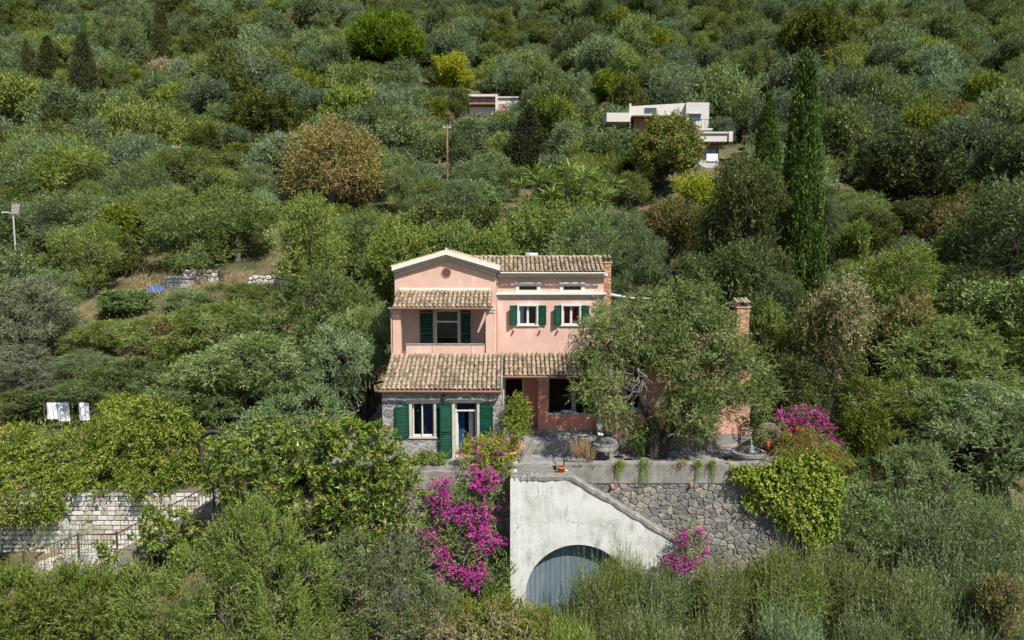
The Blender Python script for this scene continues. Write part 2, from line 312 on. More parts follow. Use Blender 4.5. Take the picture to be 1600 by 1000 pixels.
# --- voronoi stones in a rectangle
def clip_poly(poly, nx, nz, c):
    out = []; n = len(poly)
    for i in range(n):
        a, b = poly[i], poly[(i + 1) % n]
        da, db = a[0] * nx + a[1] * nz - c, b[0] * nx + b[1] * nz - c
        if da <= 0: out.append(a)
        if (da < 0 < db) or (db < 0 < da):
            t = da / (da - db); out.append((a[0] + (b[0] - a[0]) * t, a[1] + (b[1] - a[1]) * t))
    return out
def voronoi(x0, x1, z0, z1, size, seed, aspect=1.35, holes=(), keep=None, jit=0.42, drop=.07):
    rg = random.Random(seed); dx, dz = size * math.sqrt(aspect), size / math.sqrt(aspect)
    nx, nz = max(1, round((x1 - x0) / dx)), max(1, round((z1 - z0) / dz)); pts = []
    for j in range(-1, nz + 1):
        for i in range(-1, nx + 1):
            if rg.random() < drop: continue
            pts.append((x0 + (i + 0.5 + (0.5 if j % 2 else 0) * 0.9 + rg.uniform(-jit, jit)) * (x1 - x0) / nx, z0 + (j + 0.5 + rg.uniform(-jit, jit)) * (z1 - z0) / nz))
    A = np.array(pts); res = []
    for k, p in enumerate(pts):
        if not (x0 - dx * .5 < p[0] < x1 + dx * .5 and z0 - dz * .5 < p[1] < z1 + dz * .5): continue
        d2 = ((A - A[k]) * np.array([1, aspect])) ** 2
        nb = np.argsort(d2.sum(1))[1:18]
        poly = [(x0, z0), (x1, z0), (x1, z1), (x0, z1)]
        for q in nb:
            mx, mz = (p[0] + A[q][0]) / 2, (p[1] + A[q][1]) / 2; ax, az = A[q][0] - p[0], (A[q][1] - p[1]) * aspect ** 2
            poly = clip_poly(poly, ax, az, ax * mx + az * mz)
            if len(poly) < 3: break
        if len(poly) < 3: continue
        for h in holes:
            xs = [a[0] for a in poly]; zs = [a[1] for a in poly]
            if max(xs) <= h[0] or min(xs) >= h[1] or max(zs) <= h[2] or min(zs) >= h[3]: continue
            cx, cz = sum(xs) / len(xs), sum(zs) / len(zs)
            o = [(h[0] - cx, (1, 0, h[0])), (cx - h[1], (-1, 0, -h[1])), (h[2] - cz, (0, 1, h[2])), (cz - h[3], (0, -1, -h[3]))]
            o.sort(key=lambda t: -t[0]); poly = clip_poly(poly, *o[0][1])
            if len(poly) < 3: break
        if len(poly) < 3: continue
        ar = abs(sum(poly[i][0] * poly[(i + 1) % len(poly)][1] - poly[(i + 1) % len(poly)][0] * poly[i][1] for i in range(len(poly)))) / 2
        if ar < size * size * 0.12: continue
        cx, cz = sum(a[0] for a in poly) / len(poly), sum(a[1] for a in poly) / len(poly)
        if keep and not keep(cx, cz): continue
        res.append((cx, cz, poly))
    return res
def stone_obj(name, mat, parent, cx, cz, poly, y, depth, joint, rg, flat=False):
    """one stone: outline drawn in by the joint, proud of the mortar, worn rounded edge. flat=True lays it on the ground (z=y)"""
    def ring(off, k):
        r = []
        for a, b in poly:
            dx, dz = a - cx, b - cz; l = math.hypot(dx, dz) or 1
            s = max(0.2, (l - off) / l) * k; r.append((dx * s, dz * s))
        return r
    cut = []
    for i in range(len(poly)):
        a, b = poly[i], poly[(i + 1) % len(poly)]; k1, k2 = rg.uniform(.16, .3), rg.uniform(.7, .84)
        cut += [(a[0] + (b[0] - a[0]) * k1, a[1] + (b[1] - a[1]) * k1), (a[0] + (b[0] - a[0]) * k2, a[1] + (b[1] - a[1]) * k2)]
    poly = cut
    if not flat: joint = joint * rg.uniform(.5, 2.6); poly = [(a + rg.uniform(-.012, .012), b + rg.uniform(-.012, .012)) for a, b in poly]
    r0 = ring(joint, 1); r1 = ring(joint, 1); r2 = ring(joint + depth * 0.5, 0.96); n = len(poly)
    tx, tz = rg.uniform(-.12, .12), rg.uniform(-.12, .12)
    dp = depth * rg.uniform(0.5, 1.35); v = []
    for rr, h in ((r0, -0.02), (r1, dp * 0.45), (r2, dp)):
        for a, b in rr:
            hh = h + (a * tx + b * tz) * (0.5 if h > 0 else 0) * (0.25 if flat else 1)
            v.append((a, b, hh) if flat else (a, -hh, b))
    f = [(i, (i + 1) % n, (i + 1) % n + n, i + n) for i in range(n)] + [(i + n, (i + 1) % n + n, (i + 1) % n + 2 * n, i + 2 * n) for i in range(n)] + [tuple(range(2 * n, 3 * n))]
    me = bpy.data.meshes.new(name); me.from_pydata(v, [], f); me.update()
    return link(name, me, mat, parent, (cx, cz, y) if flat else (cx, y, cz))
# ================================================================ terrain
DN = [-60, 10, 20, 24, 28, 30, 36, 40, 45, 52, 60, 80, 100, 130, 160, 200, 260, 340, 430]
CEN = [-34, -8, -4, -1.8, 0.4, 1.3, 4.2, 6.0, 8.5, 11.4, 14.8, 23.4, 32, 43.5, 59.5, 86, 126, 178, 190]
LFD = [-60, 10, 20, 24, 27.6, 28, 29.9, 30.35, 34, 40, 45, 52, 58, 60, 80, 100, 130, 160, 200, 260, 340, 430]
LFZ = [-34, -8, -4, -1.6, 0.8, 1.2, 2.0, 5.1, 6.1, 7.6, 9.2, 11.4, 13.4, 14.2, 22.0, 30.5, 44, 60, 84, 122, 172, 186]
RGZ = [-34, -8, -4, -1.6, 0.6, 1.6, 5.2, 7.2, 9.6, 12.6, 16.2, 25.5, 34.5, 47, 62, 88, 128, 180, 192]
def _ss(a, b, x):
    t = np.clip((x - a) / (b - a), 0, 1); return t * t * (3 - 2 * t)
def zt(x, y):
    x = np.asarray(x, float); y = np.asarray(y, float)
    c = np.interp(y, DN, CEN); l = np.interp(y, LFD, LFZ); r = np.interp(y, DN, RGZ)
    kl = 1 - _ss(-12.5, -8.5, x); kr = _ss(14, 19, x)
    z = c * (1 - kl) * (1 - kr) + l * kl + r * kr
    far = _ss(50, 90, y)
    z = z + far * (1.8 * np.sin(x * .055 + 1.3 + y * .02) + 1.3 * np.sin(x * .021 + y * .047) + 0.7 * np.sin(x * .13 - y * .11 + 2))
    z = z + 0.18 * np.sin(x * .9 + y * .4) * np.cos(y * .8 - x * .3) * np.where((y > 31) | (y < 26), 1, 0.2)
    return z
def zt1(x, y): return float(zt(x, y))
xs = np.concatenate([np.linspace(-340, -60, 40), np.linspace(-58, -30, 20), np.arange(-29, 29.01, 0.5), np.linspace(30, 58, 20), np.linspace(60, 340, 40)])
ys = np.concatenate([np.linspace(-60, 16, 16), np.arange(17, 29.5, 0.5), [29.9, 30.35], np.arange(31, 62, 0.6), np.linspace(63, 210, 90), np.linspace(214, 430, 50)])
gx, gy = np.meshgrid(xs, ys); gz = zt(gx, gy)
me = bpy.data.meshes.new('hillside')
nx_, ny_ = len(xs), len(ys)
vv = np.stack([gx, gy, gz], -1).reshape(-1, 3)
ii = (np.arange(ny_ - 1)[:, None] * nx_ + np.arange(nx_ - 1)[None]).reshape(-1)
ff = np.stack([ii, ii + 1, ii + 1 + nx_, ii + nx_], -1)
me.from_pydata(vv.tolist(), [], ff.tolist()); me.polygons.foreach_set('use_smooth', [True] * len(me.polygons)); me.update()
tag(link('hillside', me, 'ground'), kind='structure')

Z0 = 6.88                                   # terrace level
# terrace: solid made ground behind the retaining walls, paved on top
ter = box('terrace', 'concrete', None, -8.2, 12.9, 29.02, 43.5, 0.5, Z0 - 0.03); tag(ter, kind='structure')
rg = random.Random(3)
for cx, cz, poly in voronoi(0.0, 12.6, 29.4, 32.0, 0.62, 11, 1.2):
    stone_obj('paving_slab', 'paving', ter, cx, cz, poly, Z0 - 0.03, 0.03, 0.02, rg, True)
box('step_platform', 'concrete', ter, 0.35, 4.9, 30.75, 32.75, Z0 - 0.02, 7.40)
for cx, cz, poly in voronoi(0.37, 4.88, 30.77, 32.7, 0.6, 12, 1.2):
    stone_obj('paving_slab', 'paving', ter, cx, cz, poly, 7.40, 0.025, 0.02, rg, True)
box('kerb', 'concrete', ter, 6.5, 9.7, 31.6, 32.3, Z0 - 0.02, 7.12)

# ---------------------------------------------------------------- retaining walls, stone by stone
def stone_wall(name, label, x0, x1, yf, z0, z1, band, size, seed, stone, mort, keep=None, limit=300):
    t = thing(name, label, 'wall', ((x0 + x1) / 2, yf, z0)); off = -t.location
    MB().box(x0, x1, yf + 0.04, yf + 0.55, z0, band).build('core', mort, t, off)
    b = MB(); n = int((x1 - x0) / 0.6); rg = random.Random(seed)
    tops = [z1 + rg.uniform(-.025, .025) for _ in range(n + 1)]; f = []; v = []
    for i in range(n + 1):
        x = x0 + (x1 - x0) * i / n; yj = yf - 0.03 + rg.uniform(-.012, .012)
        v += [(x, yj, band), (x, yj, tops[i]), (x, yf + 0.56, tops[i]), (x, yf + 0.56, band)]
    for i in range(n):
        k = 4 * i; f += [(k, k + 4, k + 5, k + 1), (k + 1, k + 5, k + 6, k + 2), (k + 2, k + 6, k + 7, k + 3), (k + 3, k + 7, k + 4, k)]
    f += [(0, 1, 2, 3), (4 * n + 3, 4 * n + 2, 4 * n + 1, 4 * n)]
    MB().add(v, f).build('parapet', 'concrete', t, off)
    cells_ = voronoi(x0, x1, z0, band - 0.01, size, seed, 1.2, keep=keep, jit=.5, drop=.16)
    cells_.sort(key=lambda c: -(max(p[0] for p in c[2]) - min(p[0] for p in c[2])) * (max(p[1] for p in c[2]) - min(p[1] for p in c[2])))
    fill = MB()
    for i, (cx, cz, poly) in enumerate(cells_):
        o = stone_obj('stone', stone, t, cx, cz, poly, yf + 0.04, 0.05, 0.007, rg)
        if i < limit: o.location += off
        else:                                    # past the limit: the smallest stones become one part
            fill.add([v_.co + o.location for v_ in o.data.vertices], [tuple(p_.vertices) for p_ in o.data.polygons]); bpy.data.objects.remove(o)
    if fill.v: tag(fill.build('small_stones', stone, t, off), kind='stuff')
    return t
rw = stone_wall('retaining_wall', 'rubble stone retaining wall with concrete parapet right of the arched garage', 1.9, 12.9, 28.45, 0.8, 7.13, 6.32, 0.255, 21, 'wall_stone', 'mortar',
                keep=lambda x, z: z > 6.9 - 0.62 * (x - 1.9) - 1.1 and z > 2.3 and x < 11.8)
lw = stone_wall('retaining_wall', 'rubble stone retaining wall below the cottage behind magenta bougainvillea', -8.2, -0.02, 28.75, 0.8, 6.72, 5.95, 0.28, 22, 'wall_stone', 'mortar',
                keep=lambda x, z: z > 1.6)
# drain spouts
for (px, py) in ((957, 759), (1080, 756)):
    p = P(px, py, 28.4)
    MB().tube([(p.x, 28.6, p.z), (p.x, 28.28, p.z - .02)], 0.075, 10).build('drain_spout', 'terracotta', rw, -rw.location)
p = P(751, 763, 28.7)
MB().tube([(p.x, 28.9, p.z), (p.x, 28.55, p.z - .02)], 0.085, 10).build('drain_spout', 'terracotta', lw, -lw.location)
# terrace strip in front of the cottage
box('cottage_ledge', 'concrete', ter, -3.2, -0.6, 29.31, 29.97, Z0 - 0.025, Z0 + 0.06)

# ---------------------------------------------------------------- arched garage with the stair parapet running down
gt = thing('garage', 'weathered whitewashed garage front with wide arch and sloping stair parapet', 'garage', (3.0, 27.5, 0.3)); go = -gt.location
GY = 27.5
tl = P(798, 746, GY); tr = P(893, 746, GY); br = P(1068, 852, GY)
ac = P(903, 930, GY); AR = 82 * mpp(GY) * 1.04; ZB = 0.2
outline = [(tl.x, ZB), (ac.x - AR, ZB)]
outline += [(ac.x - AR * math.cos(q), ac.z + AR * math.sin(q)) for q in [math.pi * k / 28 for k in range(29)]]
outline += [(ac.x + AR, ZB), (br.x + 0.5, ZB), (br.x + 0.5, br.z - 0.35), (br.x, br.z), (tr.x, tr.z), (tl.x, tl.z)]
MB().prism(outline, GY, GY + 0.45).build('front_wall', 'whitewash', gt, go)
MB().box(tl.x - 0.02, tl.x + 0.36, GY - 0.045, GY - 0.001, ZB, tl.z - 0.02).build('pilaster', 'whitewash', gt, go)
MB().box(tl.x - 0.02, tl.x + 0.3, GY + 0.455, 29.4, ZB, tl.z - 0.06).build('side_wall', 'whitewash', gt, go)
MB().box(tl.x + 0.301, tr.x + 0.2, GY + 0.452, 29.018, tl.z - 0.35, Z0 - 0.012).build('roof_slab', 'paving', gt, go)
MB().box(tl.x + 0.31, 7.0, 28.98, 29.015, ZB, 5.5).build('back_wall', 'dark_room', gt, go)
# rough coping along top and slope: short irregular lumps of render, one strip
rg = random.Random(5); v = []; f = []
def along(t):
    if t < 1: return tl.x + (tr.x - tl.x) * t, tl.z
    return tr.x + (br.x - tr.x) * (t - 1), tr.z + (br.z - tr.z) * (t - 1)
K = 46
for i in range(K + 1):
    t = 2.0 * i / K; t = t * 0.5 if t < 1 else 0.5 + (t - 1) * 1.5
    x, z = along(t); j = rg.uniform(-.02, .02); h = 0.07 + rg.uniform(-.02, .03)
    v += [(x, GY - 0.05 + j, z - 0.10 + j), (x, GY - 0.055 + j, z + h * .6), (x, GY + 0.02, z + h), (x, GY + 0.44, z + h + j), (x, GY + 0.5, z - 0.1)]
for i in range(K):
    a = 5 * i; f += [(a + q, a + 5 + q, a + 6 + q, a + 1 + q) for q in range(4)]
f += [(0, 1, 2, 3, 4), tuple(5 * K + q for q in (4, 3, 2, 1, 0))]
MB().add(v, f).build('coping', 'coping', gt, go)
# plank door set back in the arch
x = ac.x - AR + 0.005; k = 0
dr = MB().box(ac.x - AR, ac.x + AR, GY + 0.42, GY + 0.44, ZB, ac.z + AR - .02)
rg = random.Random(9)
door = box('door', 'joint', gt, ac.x - AR - .1, ac.x + AR + .1, GY + 0.47, GY + 0.50, ZB, ac.z + AR + 0.1, go)
while x < ac.x + AR - 0.05:
    wd = 0.215 + rg.uniform(-.012, .012)
    MB().box(x, x + wd - 0.018, GY + 0.455 + rg.uniform(0, .008), GY + 0.4695, ZB, ac.z + AR + 0.08).build('plank', 'door_blue', door)
    x += wd
# stair treads running down behind the parapet
ste = thing('stone_stairs', 'stone steps descending behind the sloping whitewashed garage parapet', 'stairs', (4.8, 28.2, 3))
for i in range(14):
    x0 = tr.x + 0.25 + i * 0.32
    box('step', 'paving', ste, x0, x0 + 0.319, GY + 0.55, 28.4, 2.6 - i * 0.02, Z0 - 0.45 - 0.19 * (i + 1), -ste.location)

# ---------------------------------------------------------------- far-left white stone wall and stairs
wt = thing('dressed_stone_wall', 'pale dressed stone garden wall beneath the overhanging yellow-green hedge', 'wall', (-18.6, 30, 1.6)); wo_ = -wt.location
MB().box(-27, -12.4, 30.04, 30.6, 1.4, 5.28).build('core', 'joint', wt, wo_)
rg = random.Random(31); z = 1.9; row = 0; cnt = 0
blocked = []
cells = []
while z < 5.2:
    h = rg.uniform(.15, .2); x = -27 + rg.uniform(0, .3)
    while x < -12.5:
        wd = rg.uniform(.24, .52)
        if any(a < x + wd and x < b and z0 <= z < z1 for a, b, z0, z1 in blocked):
            nb = max(b for a, b, z0, z1 in blocked if a < x + wd and x < b and z0 <= z < z1)
            st = min(a for a, b, z0, z1 in blocked if a < x + wd and x < b and z0 <= z < z1)
            if st - x > .12: cells.append((x, st - .015, z, z + h))
            x = nb + .015; continue
        if rg.random() < .11:
            blocked.append((x, x + .26, z, z + 2.4 * h)); cells.append((x, x + .25, z, min(z + 2.6 * h, 5.3))); x += .275; continue
        cells.append((x, min(x + wd, -12.42), z, min(z + h, 5.3))); x += wd + 0.045
    z += h + 0.042; row += 1
def in_view(c):
    px, py = proj(((c[0] + c[1]) / 2, 30, (c[2] + c[3]) / 2)); return -20 < px < 335 and py > 758
vis = [c for c in cells if in_view(c)]
vis.sort(key=lambda c: -((c[0] + c[1]) / 2 > -24) * 5 - c[2] * .5)
rest = MB()
for i, (a, b, c, d) in enumerate(vis):
    dp = rg.uniform(.03, .07); e = .012
    vv_ = [(a, 30.05, c), (b, 30.05, c), (b, 30.05, d), (a, 30.05, d), (a + e, 30.04 - dp, c + e), (b - e, 30.04 - dp, c + e), (b - e, 30.04 - dp, d - e), (a + e, 30.04 - dp, d - e)]
    fq = [(4, 5, 6, 7), (0, 1, 5, 4), (1, 2, 6, 5), (2, 3, 7, 6), (3, 0, 4, 7)]
    if i < 300: MB().add(vv_, fq).build('stone_block', 'white_stone', wt, wo_)
    else: rest.add(vv_, fq)
if rest.v: tag(rest.build('outer_blocks', 'white_stone', wt, wo_), kind='stuff')
# garden stairs with iron railing, climbing to the right
gs = thing('garden_stairs', 'pale stone garden stairs climbing right along the dressed stone wall', 'stairs', (-19, 29, 1)); g0 = -gs.location
def SP(px, py): return P(px, py, 28.9)
flA0, flA1, flB0, flB1 = SP(40, 896), SP(125, 868), SP(185, 866), SP(335, 788)
def flight(a, b, n):
    for i in range(n):
        x0 = a.x + (b.x - a.x) * i / n; x1 = a.x + (b.x - a.x) * (i + 1) / n; z = a.z + (b.z - a.z) * (i + 1) / n
        box('step', 'white_stone', gs, x0, x1 - .002, 28.9, 29.9, z - 0.9, z, g0)
flight(flA0, flA1, 6); flight(flB0, flB1, 11)
box('landing', 'white_stone', gs, flA1.x, flB0.x - .002, 28.9, 29.9, flA1.z - .9, flA1.z - 0.005, g0)
mb = MB()
mb.prism([(flB0.x, flB0.z - .9), (flB1.x, flB1.z - .9), (flB1.x, flB1.z + .12), (flB0.x, flB0.z + .12)], 28.78, 28.897)
mb.build('stringer', 'concrete', gs, g0)
rl = thing('iron_railing', 'thin rusty iron railing along the garden stairs', 'railing', (-19, 28.85, 2)); r0_ = -rl.location
def railing(a, b, h, n):
    A, B = a + Vector((0, -.06, h)), b + Vector((0, -.06, h))
    MB().tube([A, B], 0.028, 6).build('handrail', 'rail_iron', rl, r0_)
    A2, B2 = a + Vector((0, -.06, .16)), b + Vector((0, -.06, .16))
    MB().tube([A2, B2], 0.016, 5).build('lower_rail', 'rail_iron', rl, r0_)
    for i in range(1, n):
        q = a.lerp(b, i / n)
        MB().tube([q + Vector((0, -.06, .14)), q + Vector((0, -.06, h))], 0.011, 4).build('baluster', 'rail_iron', rl, r0_)
railing(flA0, flA1, .95, 16); railing(flA1, flB0, .95, 12); railing(flB0, flB1, .95, 26)
for q in (flA0, flA1, flB0, flB0.lerp(flB1, .55), flB1):
    MB().box(q.x - .035, q.x + .035, 28.80, 28.87, q.z - .1, q.z + 1.05).build('post', 'rail_iron', rl, r0_)
# dark arch half hidden in the greenery
p = P(336, 730, 31.4); at_ = thing('garden_arch', 'dark stone garden arch half swallowed by the shrubs', 'arch', (p.x, p.y, p.z)); mb = MB()
q0 = [(p.x - .62 + .62 * (1 - math.cos(math.pi * k / 14)), p.y, p.z + 1.1 + .62 * math.sin(math.pi * k / 14)) for k in range(15)]
pts = [(p.x - .62, p.y, p.z - .6), *q0, (p.x + .62, p.y, p.z - .6)]
mb.tube(pts, .11, 4).build('arch_ring', 'bark', at_, -at_.location)
# ================================================================ buildings
def tile_mesh(name, L=0.42, ra=0.088, rb=0.07, n=5, th=0.014):
    v = []; f = []
    for (r, y, z0) in ((ra, 0, .028), (rb, L, 0)):
        for k in range(n + 1):
            q = math.pi * k / n; v.append((-r * math.cos(q), y, z0 + r * .85 * math.sin(q)))
    m = n + 1
    for k in range(n): f.append((k + 1, k, m + k, m + k + 1))
    b = len(v)
    for k in range(m):
        q = math.pi * k / n; v.append((-(ra - th) * math.cos(q), 0.0, .028 + (ra - th) * .85 * math.sin(q)))
    for k in range(m):
        q = math.pi * k / n; v.append((-(rb - th) * math.cos(q), L, (rb - th) * .85 * math.sin(q)))
    for k in range(n): f.append((k, k + 1, b + k + 1, b + k)); f.append((b + k, b + k + 1, b + m + k + 1, b + m + k))
    me = bpy.data.meshes.new(name); me.from_pydata(v, [], f); me.update(); me.materials.append(M['tile']); return me
TILE = tile_mesh('roof_tile')
def roof(parent, off, O, ex, es, width, length, seed, pname='roof', pitch=.215, expo=.315, clip=None, joined=False, limit=400):
    """barrel-tiled slope: wavy bed of channel tiles (the part) and every cover tile its own sub-part"""
    O = Vector(O); ex = Vector(ex).normalized(); es = Vector(es).normalized(); n = ex.cross(es).normalized()
    cols = max(1, round(width / pitch)); pw = width / cols; rows = max(1, math.ceil((length - .06) / expo)); rg = random.Random(seed)
    v = []; f = []; sx = cols * 4; sy = rows * 2
    for j in range(sy + 1):
        for i in range(sx + 1):
            x = width * i / sx; y = length * j / sy
            z = 0.02 * math.cos(2 * math.pi * (i / 4 - .5)) - .02 + (0.012 if j % 2 else 0)
            if clip:
                w_ = O + ex * x + es * y
            v.append(O + ex * x + es * y + n * z)
    for j in range(sy):
        for i in range(sx):
            c = O + ex * (width * (i + .5) / sx) + es * (length * (j + .5) / sy)
            if clip and not clip(c): continue
            a = j * (sx + 1) + i; f.append((a, a + 1, a + sx + 2, a + sx + 1))
    # underside boards
    k = len(v); v += [O - n * .09, O + ex * width - n * .09, O + ex * width + es * length - n * .09, O + es * length - n * .09]
    if not clip: f.append((k, k + 3, k + 2, k + 1)); f.append((k, k + 1, sx, 0)); f.append((k + 3, k, 0, sy * (sx + 1))); f.append((k + 1, k + 2, sy * (sx + 1) + sx, sx))
    bed = MB().add(v, f).build(pname, 'tile_under', parent, off)
    jm = MB()
    for j in range(rows):
        for i in range(cols):
            c = O + ex * (pw * (i + .5) + rg.uniform(-.012, .012)) + es * (min(j * expo, length - .30) - .05 + rg.uniform(-.02, .02)) + n * (0.005 + rg.uniform(-.004, .01))
            if clip and not clip(c + es * .2): continue
            a = rg.uniform(-.05, .05); X = (ex * math.cos(a) + es * math.sin(a)); Y = (es * math.cos(a) - ex * math.sin(a)); s = rg.uniform(.96, 1.05)
            mt = Matrix(((X.x * s, Y.x, n.x, c.x), (X.y * s, Y.y, n.y, c.y), (X.z * s, Y.z, n.z, c.z), (0, 0, 0, 1)))
            if joined: jm.add([mt @ vt.co for vt in TILE.vertices], [tuple(p.vertices) for p in TILE.polygons])
            else:
                o = link('roof_tile', TILE, None, bed); o.matrix_local = mt
    if joined: tag(jm.build('roof_tiles', 'tile', bed), kind='stuff')
    return bed
def ridge(parent, a, b, seed, mat='tile'):
    a, b = Vector(a), Vector(b); n = int((b - a).length / .36); d = (b - a).normalized(); rg = random.Random(seed)
    up = Vector((0, 0, 1)); side = d.cross(up).normalized(); up = side.cross(d)
    for i in range(n):
        c = a.lerp(b, i / n); s = 1.25
        o = link('ridge_tile', TILE, None, parent)
        o.matrix_local = Matrix(((side.x * s, d.x, up.x, c.x), (side.y * s, d.y, up.y, c.y), (side.z * s, d.z, up.z, c.z + rg.uniform(-.01, .01)), (0, 0, 0, 1)))
def shutter(house, off, hx, y, z0, h, w, side, ang, seed=0, pitch=.085):
    """louvred shutter hinged at hx, leaf reaching to side (-1 left, +1 right), standing off the wall by ang"""
    s = side; st = .055; b = MB()
    def bx(a, c, z_0, z_1, y0=-.022, y1=.022): b.box(min(a * s, c * s), max(a * s, c * s), y0, y1, z_0, z_1)
    bx(0, st, 0, h); bx(w - st, w, 0, h); bx(st, w - st, 0, .07); bx(st, w - st, h - .07, h)
    if h > 1.6: bx(st, w - st, h * .47, h * .47 + .07)
    o = b.build('shutter', 'green_paint', house, Vector((hx, y - .035, z0)) + Vector(off)); o.rotation_euler = (0, 0, -s * ang)
    sl = MB(); c_, s_ = .042, .028
    x0, x1 = sorted((st * s, (w - st) * s))
    sl.add([(x0, -.020, -.034), (x1, -.020, -.034), (x1, .012, .034), (x0, .012, .034), (x0, -.012, -.038), (x1, -.012, -.038), (x1, .02, .03), (x0, .02, .03)],
           [(0, 1, 2, 3), (7, 6, 5, 4), (0, 4, 5, 1), (3, 2, 6, 7)])
    me = sl.mesh('slat'); me.materials.append(M['green_paint'])
    z = .07 + pitch * .5
    while z < h - .09:
        if not (h > 1.6 and h * .47 - .02 < z < h * .47 + .09): link('slat', me, None, o, (0, 0, z))
        z += pitch
    MB().box(min(-.02 * s, .05 * s), max(-.02 * s, .05 * s), -.03, -.0225, h * .18, h * .18 + .03).build('hinge', 'iron', o)
    MB().box(min(-.02 * s, .05 * s), max(-.02 * s, .05 * s), -.03, -.0225, h * .82, h * .82 + .03).build('hinge', 'iron', o)
    return o
def window(house, off, x0, x1, z0, z1, y, sur=.10, surm='stone_sill', leaves=2, glass='glass', sill=True, bar=None, fr=.055, proud=.045, door=False):
    """opening x0..x1,z0..z1 in a wall face at y: surround, sashes with panes"""
    b = MB(); p = y - proud
    b.box(x0 - sur, x0, p, y + .10, z0, z1); b.box(x1, x1 + sur, p, y + .10, z0, z1)
    b.box(x0 - sur - .02, x1 + sur + .02, p - .012, y + .10, z1, z1 + sur)
    wdw = b.build('door_case' if door else 'window', surm, house, off)
    if sill: MB().box(x0 - sur - .03, x1 + sur + .03, p - .04, y + .105, z0 - min(.09, sur * .6), z0 - .001).build('sill', surm, wdw)
    yi = y + .11
    for k in range(leaves):
        a = x0 + (x1 - x0) * k / leaves + .004; c = x0 + (x1 - x0) * (k + 1) / leaves - .004; s = MB()
        s.box(a, a + fr, yi, yi + .05, z0, z1); s.box(c - fr, c, yi, yi + .05, z0, z1); s.box(a + fr, c - fr, yi, yi + .05, z0, z0 + fr * 1.2); s.box(a + fr, c - fr, yi, yi + .05, z1 - fr, z1)
        if bar: s.box(a + fr, c - fr, yi, yi + .05, bar - .03, bar + .03)
        s.build('sash', 'white_paint', wdw)
        box('pane', glass, wdw, a + fr, c - fr, yi + .02, yi + .028, z0 + fr, z1 - fr)
    return wdw
def curtain_or_sheet(house, off, x0, x1, z0, z1, y, mat, n=14, amp=.03):
    v = []; f = []
    for i in range(n + 1):
        x = x0 + (x1 - x0) * i / n; yy = y + amp * math.sin(i * 1.9); v += [(x, yy, z0), (x + .01 * math.sin(i), yy * 1, z1)]
    for i in range(n): f.append((2 * i, 2 * i + 2, 2 * i + 3, 2 * i + 1))
    o = MB().add(v, f).build('curtain_or_sheet', mat, house, off); return o
def bricks(parent, off, x0, x1, y0, y1, z0, z1, seed, nb, mort=True):
    """square brick stack: core, then each brick of each course (front row and the flanks)"""
    core = MB().box(x0 + .012, x1 - .012, y0 + .012, y1 - .012, z0, z1).build('chimney', 'mortar_light', parent, off)
    rg = random.Random(seed); z = z0; j = 0
    while z < z1 - .04:
        h = .064; cuts = [x0, x1]; wd = (x1 - x0) / nb
        cuts = [x0] + [x0 + wd * (k + (.5 if j % 2 else 0)) for k in range(1 if not j % 2 else 0, nb)] + [x1]
        for a, b in zip(cuts, cuts[1:]):
            if b - a < .04: continue
            e = rg.uniform(0, .008)
            MB().box(a + .004, b - .004, y0 - e, y0 + .1, z, z + h).build('brick', 'brick', core)
        for yy in (y0 + .11,):
            MB().box(x0 - .001, x0 + .1, yy, y1, z, z + h).build('brick', 'brick', core)
            MB().box(x1 - .1, x1 + .001, yy, y1, z, z + h).build('brick', 'brick', core)
        z += h + .012; j += 1
    return core
def chimney_cap(core, x0, x1, y0, y1, z, seed):
    MB().box(x0 - .05, x1 + .05, y0 - .05, y1 + .05, z + .0, z + .06).build('cap', 'brick', core)
    for xx in (x0 + .06, x1 - .06):
        MB().box(xx - .06, xx + .06, y0 + .03, y1 - .03, z + .061, z + .2).build('cap_pier', 'brick', core)
    n = max(2, round((x1 - x0 + .1) / .2))
    for i in range(n):
        o = link('cap_tile', TILE, None, core); o.location = (x0 - .05 + (x1 - x0 + .1) * (i + .5) / n, y0 - .1, z + .2); o.rotation_euler = (R(16), 0, 0)
        o.scale = (1, (y1 - y0) / .42 + .5, 1)

# ---------------------------------------------------------------- stone cottage
YC = 30.0
cl = P(598, 690, YC); cr = P(785, 690, YC); CX0, CX1 = cl.x, cr.x
eave = P(690, 609, 29.7); top = P(690, 553.5, 32.33); ZE = eave.z
ct = thing('stone_cottage', 'grey stone cottage wing with tiled lean-to roof and green shutters', 'cottage', ((CX0 + CX1) / 2, YC, Z0)); co = -ct.location
wA = P(640, 684, YC); wB = P(681, 629, YC); dA = P(709, 716, YC); dB = P(748, 629, YC)
hw = (wA.x + .13, wB.x - .09, wA.z + .06, wB.z - .02); hd = (dA.x + .07, dB.x - .07, Z0 + .08, wB.z)
zt_wall = ZE - .04
wl = wall_mb(CX0, CX1, 5.6, zt_wall, YC, YC + .4, [hw, hd]).build('wall', 'mortar_light', ct, co)
MB().box(CX0, CX0 + .35, YC + .401, 32.34, 5.6, zt_wall + .05).build('side_wall', 'mortar_light', ct, co)
for xa, xb in ((CX0, CX0 + .35), (CX1 - .35, CX1)):        # cheeks under the lean-to
    v = [(xa, YC + .402, zt_wall), (xa, 32.33, zt_wall), (xa, 32.33, top.z - .15), (xb, YC + .402, zt_wall), (xb, 32.33, zt_wall), (xb, 32.33, top.z - .15)]
    MB().add(v, [(0, 1, 2), (5, 4, 3), (0, 3, 4, 1), (1, 4, 5, 2), (2, 5, 3, 0)]).build('cheek', 'cottage_stone', ct, co)
MB().box(CX1 - .35, CX1, YC + .401, 32.34, 5.6, zt_wall - .002).build('side_wall', 'mortar_light', ct, co)
rg = random.Random(41)
